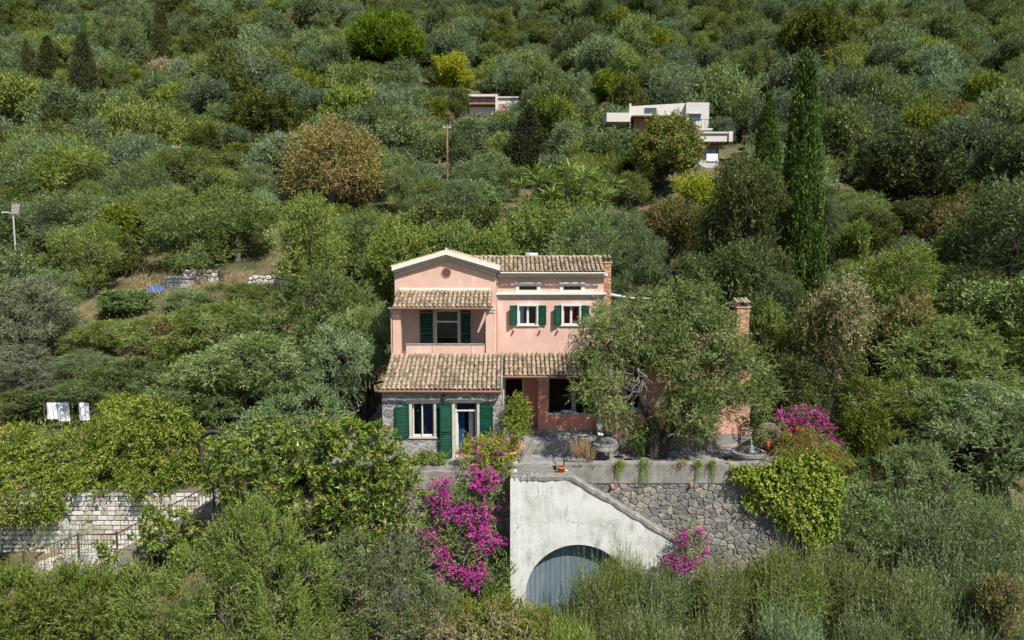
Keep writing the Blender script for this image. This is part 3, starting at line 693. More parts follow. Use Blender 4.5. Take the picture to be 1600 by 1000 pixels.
sh = [(hw[0] - .14, hw[1] + .14, hw[2] - .12, hw[3] + .16), (hd[0] - .14, hd[1] + .14, Z0 - 1, hd[3] + .17)]
for cx, cz, poly in voronoi(CX0, CX1, 5.9, zt_wall - .01, .27, 42, 1.25, holes=sh):
    stone_obj('stone', 'cottage_stone', wl, cx, cz, poly, YC, .028, .012, rg)
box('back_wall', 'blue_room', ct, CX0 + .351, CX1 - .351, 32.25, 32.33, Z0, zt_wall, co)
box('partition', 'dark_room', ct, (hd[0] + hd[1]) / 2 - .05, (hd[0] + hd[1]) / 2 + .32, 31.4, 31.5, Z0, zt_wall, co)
box('floor', 'terracotta_floor', ct, CX0 + .351, CX1 - .351, YC + .02, 32.24, Z0 - .02, Z0 + .03, co)
window(ct, co, *hw, YC, sur=.13, leaves=1, glass='glass_blue', fr=.06)
curtain_or_sheet(ct, co, hw[0] + .45, hw[1], hw[2], hw[3], YC + .30, 'sky_blue_sheet', 10, .02)  # added sheet, no hanging: its blue imitates sky reflected in the pane
curtain_or_sheet(ct, co, hd[0] + .1, hd[0] + .36, hd[2] + .1, hd[3] - .4, YC + .75, 'sky_blue_sheet', 8, .02)  # added blue strip standing in for the room's blue wall
# second casement leaf swung open inwards
MB().box(hw[0] + .42, hw[0] + .47, YC + .03, YC + .10, hw[2] + .02, hw[3] - .02).build('mullion', 'white_paint', ct, co)
b = MB(); b.box(hd[0] - .13, hd[0], YC - .05, YC + .1, Z0, hd[3]); b.box(hd[1], hd[1] + .13, YC - .05, YC + .1, Z0, hd[3])
dc = b.build('door_case', 'stone_sill', ct, co)
b = MB(); yi = YC + .11; tz = hd[3] - .42
b.box(hd[0] + .002, hd[0] + .07, yi, yi + .06, hd[2], hd[3]); b.box(hd[1] - .07, hd[1] - .002, yi, yi + .06, hd[2], hd[3]); b.box(hd[0] + .07, hd[1] - .07, yi, yi + .06, tz, tz + .06); b.box(hd[0] + .07, hd[1] - .07, yi, yi + .06, hd[3] - .05, hd[3])
b.build('door_frame', 'white_paint', dc)
box('transom_pane', 'glass_blue', dc, hd[0] + .07, hd[1] - .07, yi + .03, yi + .038, tz + .06, hd[3] - .05)
for k, (xx, sgn) in enumerate(((hd[0] + .09, 1), (hd[1] - .09, -1))):      # the two glazed leaves stand open into the room
    b = MB(); b.box(xx - .02, xx + .02, yi + .08, yi + .14, hd[2], tz); b.box(xx - .02, xx + .02, yi + .42, yi + .48, hd[2], tz); b.box(xx - .02, xx + .02, yi + .14, yi + .42, tz - .07, tz); b.box(xx - .02, xx + .02, yi + .14, yi + .42, hd[2], hd[2] + .25)
    lf = b.build('door_leaf', 'white_paint', dc); box('pane', 'glass_blue', lf, xx - .004, xx + .004, yi + .14, yi + .42, hd[2] + .25, tz - .07)
curtain_or_sheet(ct, co, hd[1] - .42, hd[1] - .22, hd[2] + .05, tz, yi + .6, 'white_cloth', 8)
for h_ in (hw, hd):                                            # stone lintels
    MB().box(h_[0] - .26, h_[1] + .26, YC - .055, YC + .02, h_[3] + .001, h_[3] + .17).build('lintel', 'trim', ct, co)
box('threshold', 'stone_sill', ct, hd[0] - .22, hd[1] + .22, YC - .34, YC + .1, Z0 - .05, Z0 + .075, co)
mx_ = (hd[0] + hd[1]) / 2; zz = hd[3] + .18                    # little pediment over the door
MB().prism([(mx_ - .36, zz), (mx_ - .26, zz), (mx_, zz + .19), (mx_ + .26, zz), (mx_ + .36, zz), (mx_, zz + .27)], YC - .06, YC + .01).build('pediment', 'trim', ct, co)
sz0, sh_ = hw[2] - .02, hw[3] - hw[2] + .02
shutter(ct, co, hw[0] - .14, YC - .03, sz0, sh_, .58, -1, .22)
shutter(ct, co, hw[1] + .13, YC - .03, sz0, sh_, .36, 1, .06)
shutter(ct, co, hd[0] - .13, YC - .06, Z0 - .02, hd[3] - Z0 + .0, .55, -1, .30)
shutter(ct, co, hd[1] + .13, YC - .03, Z0 + .02, hd[3] - Z0 - .03, .58, 1, .10)
es = Vector((0, top.y - 29.7, top.z - eave.z)); L_ = es.length
rf = roof(ct, co, (CX0 + .02, 29.7, ZE), (1, 0, 0), es, CX1 - CX0 - .10, L_, 51)
MB().tube([(CX0 - .08, 29.60, ZE - .05), (CX1 - .02, 29.60, ZE - .07)], .06, 8).build('gutter', 'gutter', rf)
v0, v1 = Vector((CX1 - .02, 29.66, ZE + .0)), Vector((CX1 - .02, 32.33, top.z + .02))
MB().add([v0 + Vector((-.05, 0, -.08)), v0 + Vector((.03, 0, -.08)), v0 + Vector((.03, 0, .07)), v0 + Vector((-.05, 0, .07)), v1 + Vector((-.05, 0, -.08)), v1 + Vector((.03, 0, -.08)), v1 + Vector((.03, 0, .07)), v1 + Vector((-.05, 0, .07))],
         [(0, 1, 2, 3), (7, 6, 5, 4), (1, 5, 6, 2), (3, 2, 6, 7), (0, 3, 7, 4), (0, 4, 5, 1)]).build('verge', 'coping', rf)
MB().tube([(CX1 + .05, YC - .02, ZE - .05), (CX1 + .05, YC - .02, Z0)], .035, 8).build('downpipe', 'trim', ct, co)
# wall lantern
p = P(693, 620, YC - .15); lt = thing('wall_lantern', 'black iron lantern on the cottage wall between window and door', 'lantern', p)
b = MB(); b.tube([(0, .15, .16), (0, .0, .2), (0, 0, .12)], .012, 5); b.build('bracket', 'iron', lt)
MB().lathe([(.0, .14), (.10, .06), (.10, .04), (.085, .04)], n=6).build('cap', 'iron', lt)
b = MB()
for k in range(6):
    q = math.pi / 3 * k; b.tube([(.085 * math.cos(q), .085 * math.sin(q), .04), (.06 * math.cos(q), .06 * math.sin(q), -.18)], .007, 4)
b.lathe([(.0, -.24), (.03, -.2), (.065, -.18), (.0, -.17)], n=6); b.build('cage', 'iron', lt)
MB().lathe([(.078, .04), (.055, -.17)], n=6).build('glass', 'glass', lt)

# ---------------------------------------------------------------- pink villa
YL, YG, YW = 32.35, 33.6, 34.0
GX0, GX1 = P(617, 470, YG).x, P(775.5, 470, YG).x
WX1 = P(943, 470, YW).x; EZ = P(860, 425, 33.65).z
vt = thing('pink_villa', 'two-storey pink villa with white pediment, loggia and tiled roofs', 'house', ((GX0 + WX1) / 2, YG, Z0)); vo = -vt.location
ldA, ldB = P(680, 552, YG), P(717, 485, YG)
hdL = (ldA.x, ldB.x, 11.02, ldB.z)
ga = P(697, 391, YG - .25); gl_ = P(613, 416, YG - .25); gr_ = P(781, 416, YG - .25); GXC = (GX0 + GX1) / 2
gz_e = EZ - .02; gz_a = ga.z - .28
oc = P(697.5, 426, YG)
wall_mb(GX0, GX1, 6.5, gz_e - .02, YG, YG + .35, [hdL]).build('gable_wall', 'pink', vt, vo)
# gable with a round opening
n = 24; hole = [(oc.x + .2 * math.cos(2 * math.pi * k / n + math.pi / 2), oc.z + .2 * math.sin(2 * math.pi * k / n + math.pi / 2)) for k in range(n)]
zb = gz_e - .02
left = [(GX0, zb), (oc.x, zb)] + [hole[n // 2 - k] for k in range(0, n // 2 + 1)][0:] + [(GXC, gz_a)]
right = [(GX1, zb), (GXC, gz_a)] + [hole[(n - k) % n] for k in range(0, n // 2 + 1)] + [(oc.x, zb)]
if oc.z - .2 > zb:
    MB().prism(left, YG, YG + .3).build('gable', 'pink', vt, vo); MB().prism(right, YG, YG + .3).build('gable', 'pink', vt, vo)
else:
    MB().prism([(GX0, zb), (GX1, zb), (GXC, gz_a)], YG, YG + .3).build('gable', 'pink', vt, vo)
ov = MB(); K = 24
for k in range(K):
    a, c = 2 * math.pi * k / K, 2 * math.pi * (k + 1) / K; q = []
    for (r, y) in ((.2, YG - .03), (.25, YG - .03), (.25, YG + .01), (.2, YG + .01)):
        q += [(oc.x + r * math.cos(a), y, oc.z + r * math.sin(a)), (oc.x + r * math.cos(c), y, oc.z + r * math.sin(c))]
    ov.add(q, [(0, 1, 3, 2), (2, 3, 5, 4), (6, 7, 1, 0)])
vent = ov.build('round_vent', 'brick', vt, vo)
MB().prism([(oc.x + .205 * math.cos(2 * math.pi * k / K), oc.z + .205 * math.sin(2 * math.pi * k / K)) for k in range(K)], YG - .012, YG - .004).build('vent_backing', 'dark_room', vent)
for dz in (-.1, 0, .1): box('vent_bar', 'gutter', vent, oc.x - .17, oc.x + .17, YG - .026, YG - .013, oc.z + dz - .012, oc.z + dz + .012)
# raking cornice in three steps, each band a piece
for side, e in ((-1, gl_), (1, gr_)):
    for (t0, t1, out) in ((0, .21, .38), (.21, .33, .26), (.33, .46, .14)):
        ex_ = e.x + side * (out - .36) * .8
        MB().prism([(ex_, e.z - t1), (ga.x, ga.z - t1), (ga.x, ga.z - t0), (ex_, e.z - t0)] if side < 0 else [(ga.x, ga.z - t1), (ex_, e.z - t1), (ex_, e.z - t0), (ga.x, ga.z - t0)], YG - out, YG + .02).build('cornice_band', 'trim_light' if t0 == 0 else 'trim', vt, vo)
MB().lathe([(.0, .14), (.04, .09), (.07, .05), (.05, .0), (.08, -.05)], (ga.x, YG - .2, ga.z), 10).build('finial', 'trim', vt, vo)
# gabled wing roof (ridge running back), right slope shows as a sliver
for side, e in ((-1, gl_), (1, gr_)):
    roof(vt, vo, (e.x, 37.2 if side < 0 else YG - .3, e.z - .04), (0, side, 0), (ga.x - e.x, 0, ga.z - e.z), 37.5 - YG, math.hypot(ga.x - e.x, ga.z - e.z), 60 + side, joined=True)
# body walls
MB().box(GX0, GX0 + .35, YG + .351, 37.0, 6.5, gz_e).build('side_wall', 'pink', vt, vo)
MB().box(GX0, WX1, 37.0, 37.3, 6.5, EZ - .2).build('back_wall', 'pink', vt, vo)
MB().box(WX1 - .35, WX1, YW + .351, 36.99, 6.5, EZ - .1).build('side_wall', 'pink', vt, vo)
box('upper_floor', 'wood', vt, GX0 + .36, WX1 - .36, YW + .36, 36.98, 10.85, 11.0, vo)
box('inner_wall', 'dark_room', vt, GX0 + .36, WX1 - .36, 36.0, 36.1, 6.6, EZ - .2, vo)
# right wing front wall
aw = [(P(811, 455, YW).x, P(839, 455, YW).x, P(0, 453.5, YW).z, P(0, 446.5, YW).z), (P(880, 455, YW).x, P(908, 455, YW).x, P(0, 453.5, YW).z, P(0, 446.5, YW).z)]
uw = [(P(811, 490, YW).x, P(838.5, 490, YW).x, P(0, 507.5, YW).z, P(0, 478, YW).z), (P(880, 490, YW).x, P(905.5, 490, YW).x, P(0, 507.5, YW).z, P(0, 478, YW).z)]
wall_mb(GX1 - .02, WX1, 10.9, EZ - .05, YW, YW + .35, aw + uw).build('wing_wall', 'pink', vt, vo)
for k, h in enumerate(aw): window(vt, vo, *h, YW, sur=.17, surm='trim_light', leaves=1, sill=True, fr=.03)
for k, h in enumerate(uw): window(vt, vo, *h, YW, sur=.10, surm='white_paint', leaves=2, fr=.05)
curtain_or_sheet(vt, vo, uw[1][0], uw[1][1], uw[1][2], uw[1][3], YW + .19, 'red_curtain', 12, .012)
curtain_or_sheet(vt, vo, uw[0][0], uw[0][0] + .25, uw[0][2], uw[0][3], YW + .22, 'white_cloth', 6)
for h in uw:
    shutter(vt, vo, h[0] - .10, YW - .02, h[2] + .0, h[3] - h[2] + .03, .40, -1, .48)
    shutter(vt, vo, h[1] + .10, YW - .02, h[2] + .0, h[3] - h[2] + .03, .38, 1, .12)
    for xx in (h[0] - .25, h[1] + .2):
        box('shutter_catch', 'trim', vt, xx - .035, xx + .035, YW - .2, YW - .001, h[2] - .28, h[2] - .21, vo)
# string course and eaves cornice of the wing
z_a, z_b = P(0, 456.5, YW - .2).z, P(0, 466, YW - .1).z
GXs = P(770, 460, YW).x
for (t0, t1, out) in ((0, .4, .20), (.4, .72, .13), (.72, 1.0, .06)):
    MB().box(GXs, WX1 + out * .5, YW - out, YW - .001, z_a + (z_b - z_a) * t1, z_a + (z_b - z_a) * t0 - .001).build('string_course', 'trim_light' if t0 == 0 else 'trim', vt, vo)  # lighter top band paints in the light falling on the ledge
e_a, e_b = EZ - .08, P(0, 434, YW - .1).z
for (t0, t1, out) in ((0, .45, .28), (.45, 1.0, .18)):
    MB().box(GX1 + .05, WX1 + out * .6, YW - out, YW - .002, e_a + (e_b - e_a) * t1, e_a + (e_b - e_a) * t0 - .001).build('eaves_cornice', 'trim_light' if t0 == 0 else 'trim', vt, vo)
# main roof of the wing
RZ = P(0, 399, 35.4).z - .08; es = Vector((0, 35.4 - 33.62, RZ - EZ))
RX1 = P(946, 425, 33.65).x
def valley(c): return c.x > gr_.x - .12 - (gr_.x - ga.x) * .9 * (c.y - 33.62) / 1.78
mr = roof(vt, vo, (GXC + .3, 33.62, EZ), (1, 0, 0), es, RX1 - GXC - .3, es.length, 61, clip=valley)
MB().add([(GXC, 35.4, RZ - .02), (RX1, 35.4, RZ - .02), (RX1, 37.4, EZ - .1), (GXC, 37.4, EZ - .1)], [(0, 1, 2, 3)]).build('back_slope', 'tile_under', vt, vo)
MB().add([(WX1 - .3, 33.7, EZ - .12), (WX1, 33.7, EZ - .12), (WX1 - .3, 37.3, EZ - .12), (WX1, 37.3, EZ - .12), (WX1 - .3, 35.4, RZ - .05), (WX1, 35.4, RZ - .05)], [(0, 1, 5, 4), (4, 5, 3, 2), (1, 3, 5), (0, 4, 2)]).build('gable_end', 'pink', vt, vo)
ridge(mr, (GXC + .6, 35.4, RZ), (RX1, 35.4, RZ), 3)
MB().tube([(gr_.x + .02, 33.54, EZ - .04), (RX1, 33.54, EZ - .06)], .05, 8).build('gutter', 'trim', mr)
# loggia
LX0, LX1 = P(613.5, 510, YL).x, P(771, 510, YL).x
zs = P(0, 537, YL).z; zr = P(0, 480.5, 32.1).z; zrt = P(0, 454, YG).z
box('loggia_base', 'pink', vt, LX0, LX1, YL, YG - .002, 6.5, 11.02, vo)
pilx = (P(634, 510, YL).x, P(712, 510, YL).x, P(757, 510, YL).x)
box('parapet', 'pink', vt, pilx[0], pilx[2], YL + .01, YL + .22, 11.021, zs - .05, vo)
box('parapet_cap', 'concrete', vt, pilx[0] - .05, P(757, 510, YL).x, YL - .02, YL + .26, zs - .049, zs - .015, vo)
for px in (675.5, 736.5):
    x = P(px, 545, YL).x; box('parapet_joint', 'gutter', vt, x - .008, x + .008, YL + .0, YL + .009, 11.3, zs - .06, vo)
for xa, xb in ((LX0, P(626, 510, YL).x), (P(759, 510, YL).x, LX1)):
    MB().box(xa, xb, YL, YL + .34, 11.021, zr - .25).build('pillar', 'pink', vt, vo)
    MB().box(xa - .03, xb + .06, YL - .05, YL + .38, zr - .249, zr - .14).build('capital', 'trim', vt, vo)
    MB().box(xa - .06, xb + .10, YL - .08, YL + .4, zr - .139, zr - .06).build('capital', 'trim', vt, vo)
MB().box(LX1 - .1, LX1 - .002, YL + .341, YG - .002, 11.021, zr - .02).build('side_wall', 'pink', vt, vo)
box('beam', 'wood', vt, LX0 + .02, LX1 - .02, YL + .02, YL + .2, zr - .059, zr + .03, vo)
es = Vector((0, YG - 32.1, zrt - zr))
MB().box(LX0 + .12, P(766, 450, YG).x, YG - .06, YG - .002, zrt - .02, zrt + .12).build('flashing', 'trim_light', vt, vo)
pr = roof(vt, vo, (P(612, 478, 32.1).x, 32.1, zr), (1, 0, 0), es, P(767.5, 478, 32.1).x - P(612, 478, 32.1).x, es.length, 62)
MB().tube([(LX0 - .15, 32.02, zr - .03), (P(767, 480, 32.1).x, 32.02, zr - .05)], .05, 8).build('gutter', 'gutter', pr)
MB().tube([(LX0 - .06, YL - .03, zr - .06), (LX0 - .06, YL - .03, 9.5)], .03, 8).build('downpipe', 'peach', vt, vo)
MB().tube([(GX1 + .04, YW - .06, EZ - .1), (GX1 + .04, YW - .06, 11.0)], .04, 8).build('downpipe', 'peach', vt, vo)
b = MB(); yi = YG + .12; h = hdL; bz = P(0, 503, YG).z
for (a, c, d, e) in ((h[0], h[0] + .08, h[2], h[3]), (h[1] - .08, h[1], h[2], h[3]), (h[0] + .08, h[1] - .08, h[3] - .06, h[3]), (h[0] + .08, h[1] - .08, bz - .04, bz + .04)): b.box(a, c, yi, yi + .06, d, e)
ldr = b.build('loggia_door', 'white_paint', vt, vo)
box('pane', 'glass', ldr, h[0] + .08, h[1] - .08, yi + .02, yi + .028, h[2], bz - .04); box('pane', 'glass', ldr, h[0] + .08, h[1] - .08, yi + .02, yi + .028, bz + .04, h[3] - .06)
MB().box(h[0] - .1, h[0] - .001, YG - .03, YG + .02, h[2], h[3]).box(h[1] + .001, h[1] + .1, YG - .03, YG + .02, h[2], h[3]).build('door_case', 'stone_sill', ldr)
shutter(vt, vo, h[0] - .10, YG - .02, h[2], h[3] - h[2], .62, -1, .06); shutter(vt, vo, h[1] + .10, YG - .02, h[2], h[3] - h[2], .48, 1, .2)
# side chimney of red brick
c0 = P(944, 430, 34.9); c1 = P(955, 430, 34.9)
ch = bricks(vt, vo, c0.x, c1.x, 34.9, 35.35, 12.2, P(0, 411, 34.9).z, 71, 2)
chimney_cap(ch, c0.x, c1.x, 34.9, 35.35, P(0, 411, 34.9).z, 1)
# porch
PF = 7.52
box('porch_floor', 'concrete', vt, GX1 - .5, P(932, 660, 32.75).x, 32.76, YW - .002, 6.5, PF, vo)
pw0, pw1 = P(841, 640, 32.8).x, P(856, 640, 32.8).x; ZPE = P(0, 587.5, 32.25).z; ZPT = P(0, 552, YW).z
MB().box(pw0, pw1, 32.8, 33.25, PF + .001, ZPE - .32).build('porch_pillar', 'coral', vt, vo)
MB().box(pw0 - .05, pw1 + .05, 32.75, 33.3, ZPE - .319, ZPE - .22).build('capital', 'trim', vt, vo)
MB().box(pw0 - .1, pw1 + .1, 32.7, 33.35, ZPE - .219, ZPE - .10).build('capital', 'trim', vt, vo)
zlow = P(0, 649, 32.8).z; px1 = P(932, 660, 32.8).x
box('porch_parapet', 'coral', vt, pw1, px1, 32.84, 33.1, PF + .001, zlow, vo)
box('porch_parapet_cap', 'trim', vt, pw1 + .002, px1, 32.8, 33.14, zlow + .001, zlow + .05, vo)
box('porch_beam', 'wood', vt, GX1 - .3, px1, 32.85, 33.05, ZPE - .099, ZPE + .06, vo)
es = Vector((0, YW - 32.25, ZPT - ZPE))
rX0 = P(787.5, 570, 32.3).x
pf = roof(vt, vo, (rX0, 32.25, ZPE), (1, 0, 0), es, px1 + .1 - rX0, es.length, 63)
MB().tube([(rX0 - .05, 32.17, ZPE - .03), (px1 + .1, 32.17, ZPE - .05)], .05, 8).build('gutter', 'gutter', pf)
# porch back wall with dark doorways
d1 = (P(790, 640, YW).x, P(816, 640, YW).x, PF, P(0, 592, YW).z); d2 = (P(858, 640, YW).x, P(893, 640, YW).x, PF, P(0, 592, YW).z); d3 = (P(899, 640, YW).x, P(928, 640, YW).x, PF + .5, P(0, 592, YW).z)
wall_mb(GX1 - .5, WX1, 6.5, 10.89, YW, YW + .35, [d1, d2, d3]).build('porch_wall', 'coral', vt, vo)
for d_ in (d1, d2, d3):
    MB().box(d_[0] - .09, d_[0] - .001, YW - .04, YW + .05, d_[2], d_[3]).box(d_[1] + .001, d_[1] + .09, YW - .04, YW + .05, d_[2], d_[3]).build('door_case', 'stone_sill', vt, vo)
tb = thing('dining_table', 'cloth-covered table in the shade inside the porch doorway', 'table', ((d2[0] + d2[1]) / 2 + .1, YW - .55, PF))
MB().box(-.5, .5, -.3, .3, .72, .76).build('tabletop', 'wood', tb)
for a in (-.44, .44):
    for c in (-.25, .25): MB().box(a - .03, a + .03, c - .03, c + .03, 0, .719).build('leg', 'wood', tb)
MB().box(-.1, .48, -.32, -.305, .40, .79).box(-.1, .48, -.32, .3, .761, .79).build('tablecloth', 'white_cloth', tb)
# sloping stair cheek beside the porch
p = P(932, 655, 32.6); q = P(947, 690, 31.7)
MB().add([(p.x, 32.7, p.z), (p.x, 31.4, Z0 + .25), (p.x, 31.4, Z0), (p.x, 32.7, Z0), (p.x + .25, 32.7, p.z), (p.x + .25, 31.4, Z0 + .25), (p.x + .25, 31.4, Z0), (p.x + .25, 32.7, Z0)],
         [(0, 1, 2, 3), (7, 6, 5, 4), (0, 4, 5, 1), (1, 5, 6, 2)]).build('stair_cheek', 'trim', vt, vo)

# ---------------------------------------------------------------- side annex behind the olive
AX0, AX1, YA = px1 + .02, P(1172, 640, 32.75).x, 32.75
an = thing('side_annex', 'single-storey peach annex with brick chimney behind the large olive tree', 'house', ((AX0 + AX1) / 2, YA, Z0)); ao = -an.location
ad = (P(1062, 660, YA).x, P(1090, 660, YA).x, Z0 + .3, P(0, 608, YA).z); aw_ = (P(978, 630, YA).x, P(1000, 630, YA).x, P(0, 640, YA).z, P(0, 600, YA).z)
AE = P(0, 562, 32.4).z
wall_mb(AX0, AX1, 6.5, AE + .02, YA, YA + .35, [ad, aw_]).build('wall', 'peach', an, ao)
box('plinth', 'concrete', an, P(1112, 690, YA).x, AX1 + .06, YA - .10, YA - .001, 6.5, Z0 + .48, ao)
box('plinth', 'concrete', an, AX0 + .3, ad[0] - .1, YA - .08, YA - .001, 6.5, Z0 + .3, ao)
MB().box(AX1 - .35, AX1, YA + .351, 37, 6.5, AE).build('side_wall', 'peach', an, ao)
MB().box(AX0, AX1, 37, 37.3, 6.5, AE + .3).build('back_wall', 'peach', an, ao)
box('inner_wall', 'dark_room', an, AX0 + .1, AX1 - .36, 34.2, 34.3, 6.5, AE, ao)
window(an, ao, *ad, YA, sur=.12, leaves=2, sill=False, door=True); window(an, ao, *aw_, YA, sur=.1, leaves=2)
shutter(an, ao, ad[0] - .12, YA - .02, ad[2], ad[3] - ad[2], .5, -1, .15); shutter(an, ao, ad[1] + .12, YA - .02, ad[2], ad[3] - ad[2], .5, 1, .15)
es = Vector((0, 35.4 - 32.4, P(0, 522, 35.4).z - AE))
roof(an, ao, (AX0 + .02, 32.4, AE), (1, 0, 0), es, AX1 - AX0, es.length, 64, joined=True)
MB().add([(AX1 - .3, YA, AE), (AX1 - .01, YA, AE), (AX1 - .3, 35.4, AE + es.z * .95), (AX1 - .01, 35.4, AE + es.z * .95), (AX1 - .3, 37, AE), (AX1 - .01, 37, AE)], [(0, 1, 3, 2), (1, 5, 3), (0, 2, 4)]).build('gable_end', 'peach', an, ao)
c0, c1 = P(1151.5, 500, 33.0), P(1171, 500, 33.0); zc = P(0, 481, 33.0).z
ch = bricks(an, ao, c0.x, c1.x, 33.0, 33.55, AE - .2, zc, 72, 3); chimney_cap(ch, c0.x, c1.x, 33.0, 33.55, zc, 2)
# pale pole and wire reaching over from the villa
p0, p1, p2 = P(945, 459, 35), P(985, 465.5, 35.5), P(1042, 467, 36)
aw2 = thing('awning_pole', 'pale grey awning tube sticking out right of the villa chimney', 'pole', p0)
MB().tube([(0, 0, 0), p1 - p0], [.09, .05], 8).tube([p1 - p0, p2 - p0], .03, 6).build('tube', 'sheet_metal', aw2)
# white water tank behind the ridge
p = P(834, 400, 39.0); wtk = thing('water_tank', 'small white rooftop tank showing above the villa ridge', 'tank', p)
MB().tube([(-.22, 0, .05), (.22, 0, .05)], .13, 12).build('drum', 'white_paint', wtk)
MB().box(-.45, -.1, .25, .3, -.1, .2).build('panel', 'sheet_metal', wtk); MB().box(-.3, -.25, -.05, .0, -3, -.12).box(.25, .3, -.05, 0, -3, -.12).build('stand', 'sheet_metal', wtk)
# ================================================================ foliage machinery
UP = np.array([0, 0, 1.0])
def nrmz(a): return a / np.maximum(np.linalg.norm(a, axis=-1, keepdims=True), 1e-9)
def sph(rg, *n): return nrmz(rg.normal(size=(*n, 3)))
def lobe_points(rg, lobes, n, shell=.3, zmin=-1e9, inside=.72):
    lobes = np.asarray(lobes, float); c = lobes[:, :3]; r = lobes[:, 3:6]
    wgt = (r[:, 0] * r[:, 1] + r[:, 0] * r[:, 2] + r[:, 1] * r[:, 2]); wgt = wgt / wgt.sum()
    P_, N_, I_ = [], [], []; got = 0
    for _ in range(12):
        k = rg.choice(len(lobes), n * 2, p=wgt); u = sph(rg, n * 2); f = 1 - shell * rg.random(n * 2) ** 1.6
        p = c[k] + u * r[k] * f[:, None]; ok = p[:, 2] > zmin
        for j in range(len(lobes)):
            q = np.linalg.norm((p - c[j]) / r[j], axis=1); ok &= (q > inside) | (k == j)
        P_.append(p[ok]); N_.append(nrmz(u / r[k])[ok]); I_.append(k[ok]); got += ok.sum()
        if got >= n: break
    return np.concatenate(P_)[:n], np.concatenate(N_)[:n], np.concatenate(I_)[:n]
def sprays(rg, pos, nrm, twigs=8, tlen=.5, nleaf=12, ll=.13, lw=.035, out=.6, up=.5, rnd=.7, jit=.2, spread=.7, droop=0., face=.0, tint=None, tvar=.5):
    """twigs around each clump point, leaves set along every twig"""
    n = len(pos); z = UP
    base = pos[:, None, :] + rg.normal(size=(n, twigs, 3)) * jit
    d = nrmz(out * nrm[:, None, :] + up * z + rnd * sph(rg, n, twigs))
    L = tlen * (.55 + .9 * rg.random((n, twigs)))
    ct = rg.random((n, 1)) if tint is None else tint[:, None]
    tt = np.broadcast_to(ct, (n, twigs))
    t = (np.arange(nleaf)[None, None, :] + rg.random((n, twigs, nleaf))) / nleaf
    lt = L[..., None] * t
    p = base[:, :, None, :] + d[:, :, None, :] * lt[..., None] - z * (droop * lt ** 2)[..., None]
    dd = nrmz(d[:, :, None, :] - z * (2 * droop * lt)[..., None])
    a = spread * (.5 + .8 * rg.random(t.shape)); pr = sph(rg, *t.shape)
    pr = nrmz(pr - dd * (pr * dd).sum(-1, keepdims=True))
    ld = nrmz(dd * np.cos(a)[..., None] + pr * np.sin(a)[..., None])
    nn = sph(rg, *t.shape) + face * 2.0 * (nrm[:, None, None, :] + .6 * z)
    nn = nrmz(nn - ld * (nn * ld).sum(-1, keepdims=True))
    tn = np.clip(tvar * tt[..., None] + (1 - tvar) * rg.random(t.shape), 0, 1)
    sz = .65 + .6 * rg.random(t.shape)
    return p.reshape(-1, 3), ld.reshape(-1, 3), nn.reshape(-1, 3), (ll * sz).reshape(-1), (lw * sz).reshape(-1), tn.reshape(-1)
def leaf_mesh(name, parts, mat, fold=.25):
    p, d, n, l, w, t = [np.concatenate(x) for x in zip(*parts)]
    s = np.cross(d, n); N = len(p); l = l[:, None]; w = w[:, None]
    if float(w.mean() / l.mean()) < .42 and float(l.mean()) < .6:      # narrow leaf or needle: one slim triangle
        v = np.stack([p + s * w * .5, p + d * l, p - s * w * .5], 1).reshape(-1, 3).astype(np.float32); nv, nt = 3, 1
        tri = np.arange(3 * N, dtype=np.int32)
    else:                                                              # broad leaf: two halves folded along the midrib
        mid = p + d * l * .48 + n * w * fold; nv, nt = 4, 2
        v = np.stack([p, mid + s * w * .5, p + d * l, mid - s * w * .5], 1).reshape(-1, 3).astype(np.float32)
        i = np.arange(N)[:, None] * 4
        tri = np.concatenate([i + np.array([[0, 1, 2]]), i + np.array([[0, 2, 3]])], 1).reshape(-1).astype(np.int32)
    me = bpy.data.meshes.new(name); me.vertices.add(nv * N); me.vertices.foreach_set('co', v.reshape(-1))
    me.loops.add(3 * nt * N); me.loops.foreach_set('vertex_index', tri)
    me.polygons.add(nt * N); me.polygons.foreach_set('loop_start', np.arange(0, 3 * nt * N, 3, dtype=np.int32))
    a = me.attributes.new('tint', 'FLOAT', 'FACE'); a.data.foreach_set('value', np.repeat(t, nt).astype(np.float32))
    me.materials.append(M[mat]); me.update(); me.validate()
    return me
def limb(mb, rg, a, b, r0, r1, n=6, seg=4, wob=.12):
    a, b = np.asarray(a, float), np.asarray(b, float); L = np.linalg.norm(b - a); pts = []; rr = []
    for i in range(seg + 1):
        t = i / seg; q = a + (b - a) * t
        if 0 < i < seg: q = q + rg.normal(size=3) * wob * L * .5
        pts.append(Vector(q)); rr.append(r0 + (r1 - r0) * t)
    mb.tube(pts, rr, n, cap=False); return pts
def skeleton(rg, lobes, fork, tr=.22, base=(0, 0, 0), pts=None, nfine=60, trunks=1, bend=.5):
    mb = MB(); base = np.asarray(base, float); tops = []
    for k in range(trunks):
        b0 = base + (np.array([rg.normal() * .15, rg.normal() * .15, -.4]) if trunks > 1 else np.array([0, 0, -.4]))
        f = np.asarray(fork, float) + (rg.normal(size=3) * np.array([.5, .4, .15]) if trunks > 1 else 0)
        limb(mb, rg, b0, f, tr * 1.25, tr * .8, 9, 5, .10 * bend); tops.append(f)
    for i, lb in enumerate(lobes):
        limb(mb, rg, tops[i % trunks], lb[:3], tr * .5, tr * .16, 6, 5, .22)
    if pts is not None and nfine:
        lc = np.asarray(lobes)[:, :3]
        for i in rg.choice(len(pts), min(nfine, len(pts)), replace=False):
            k = np.argmin(((lc - pts[i]) ** 2).sum(1)); limb(mb, rg, lc[k], pts[i], tr * .10, tr * .03, 3, 3, .15)
    return mb
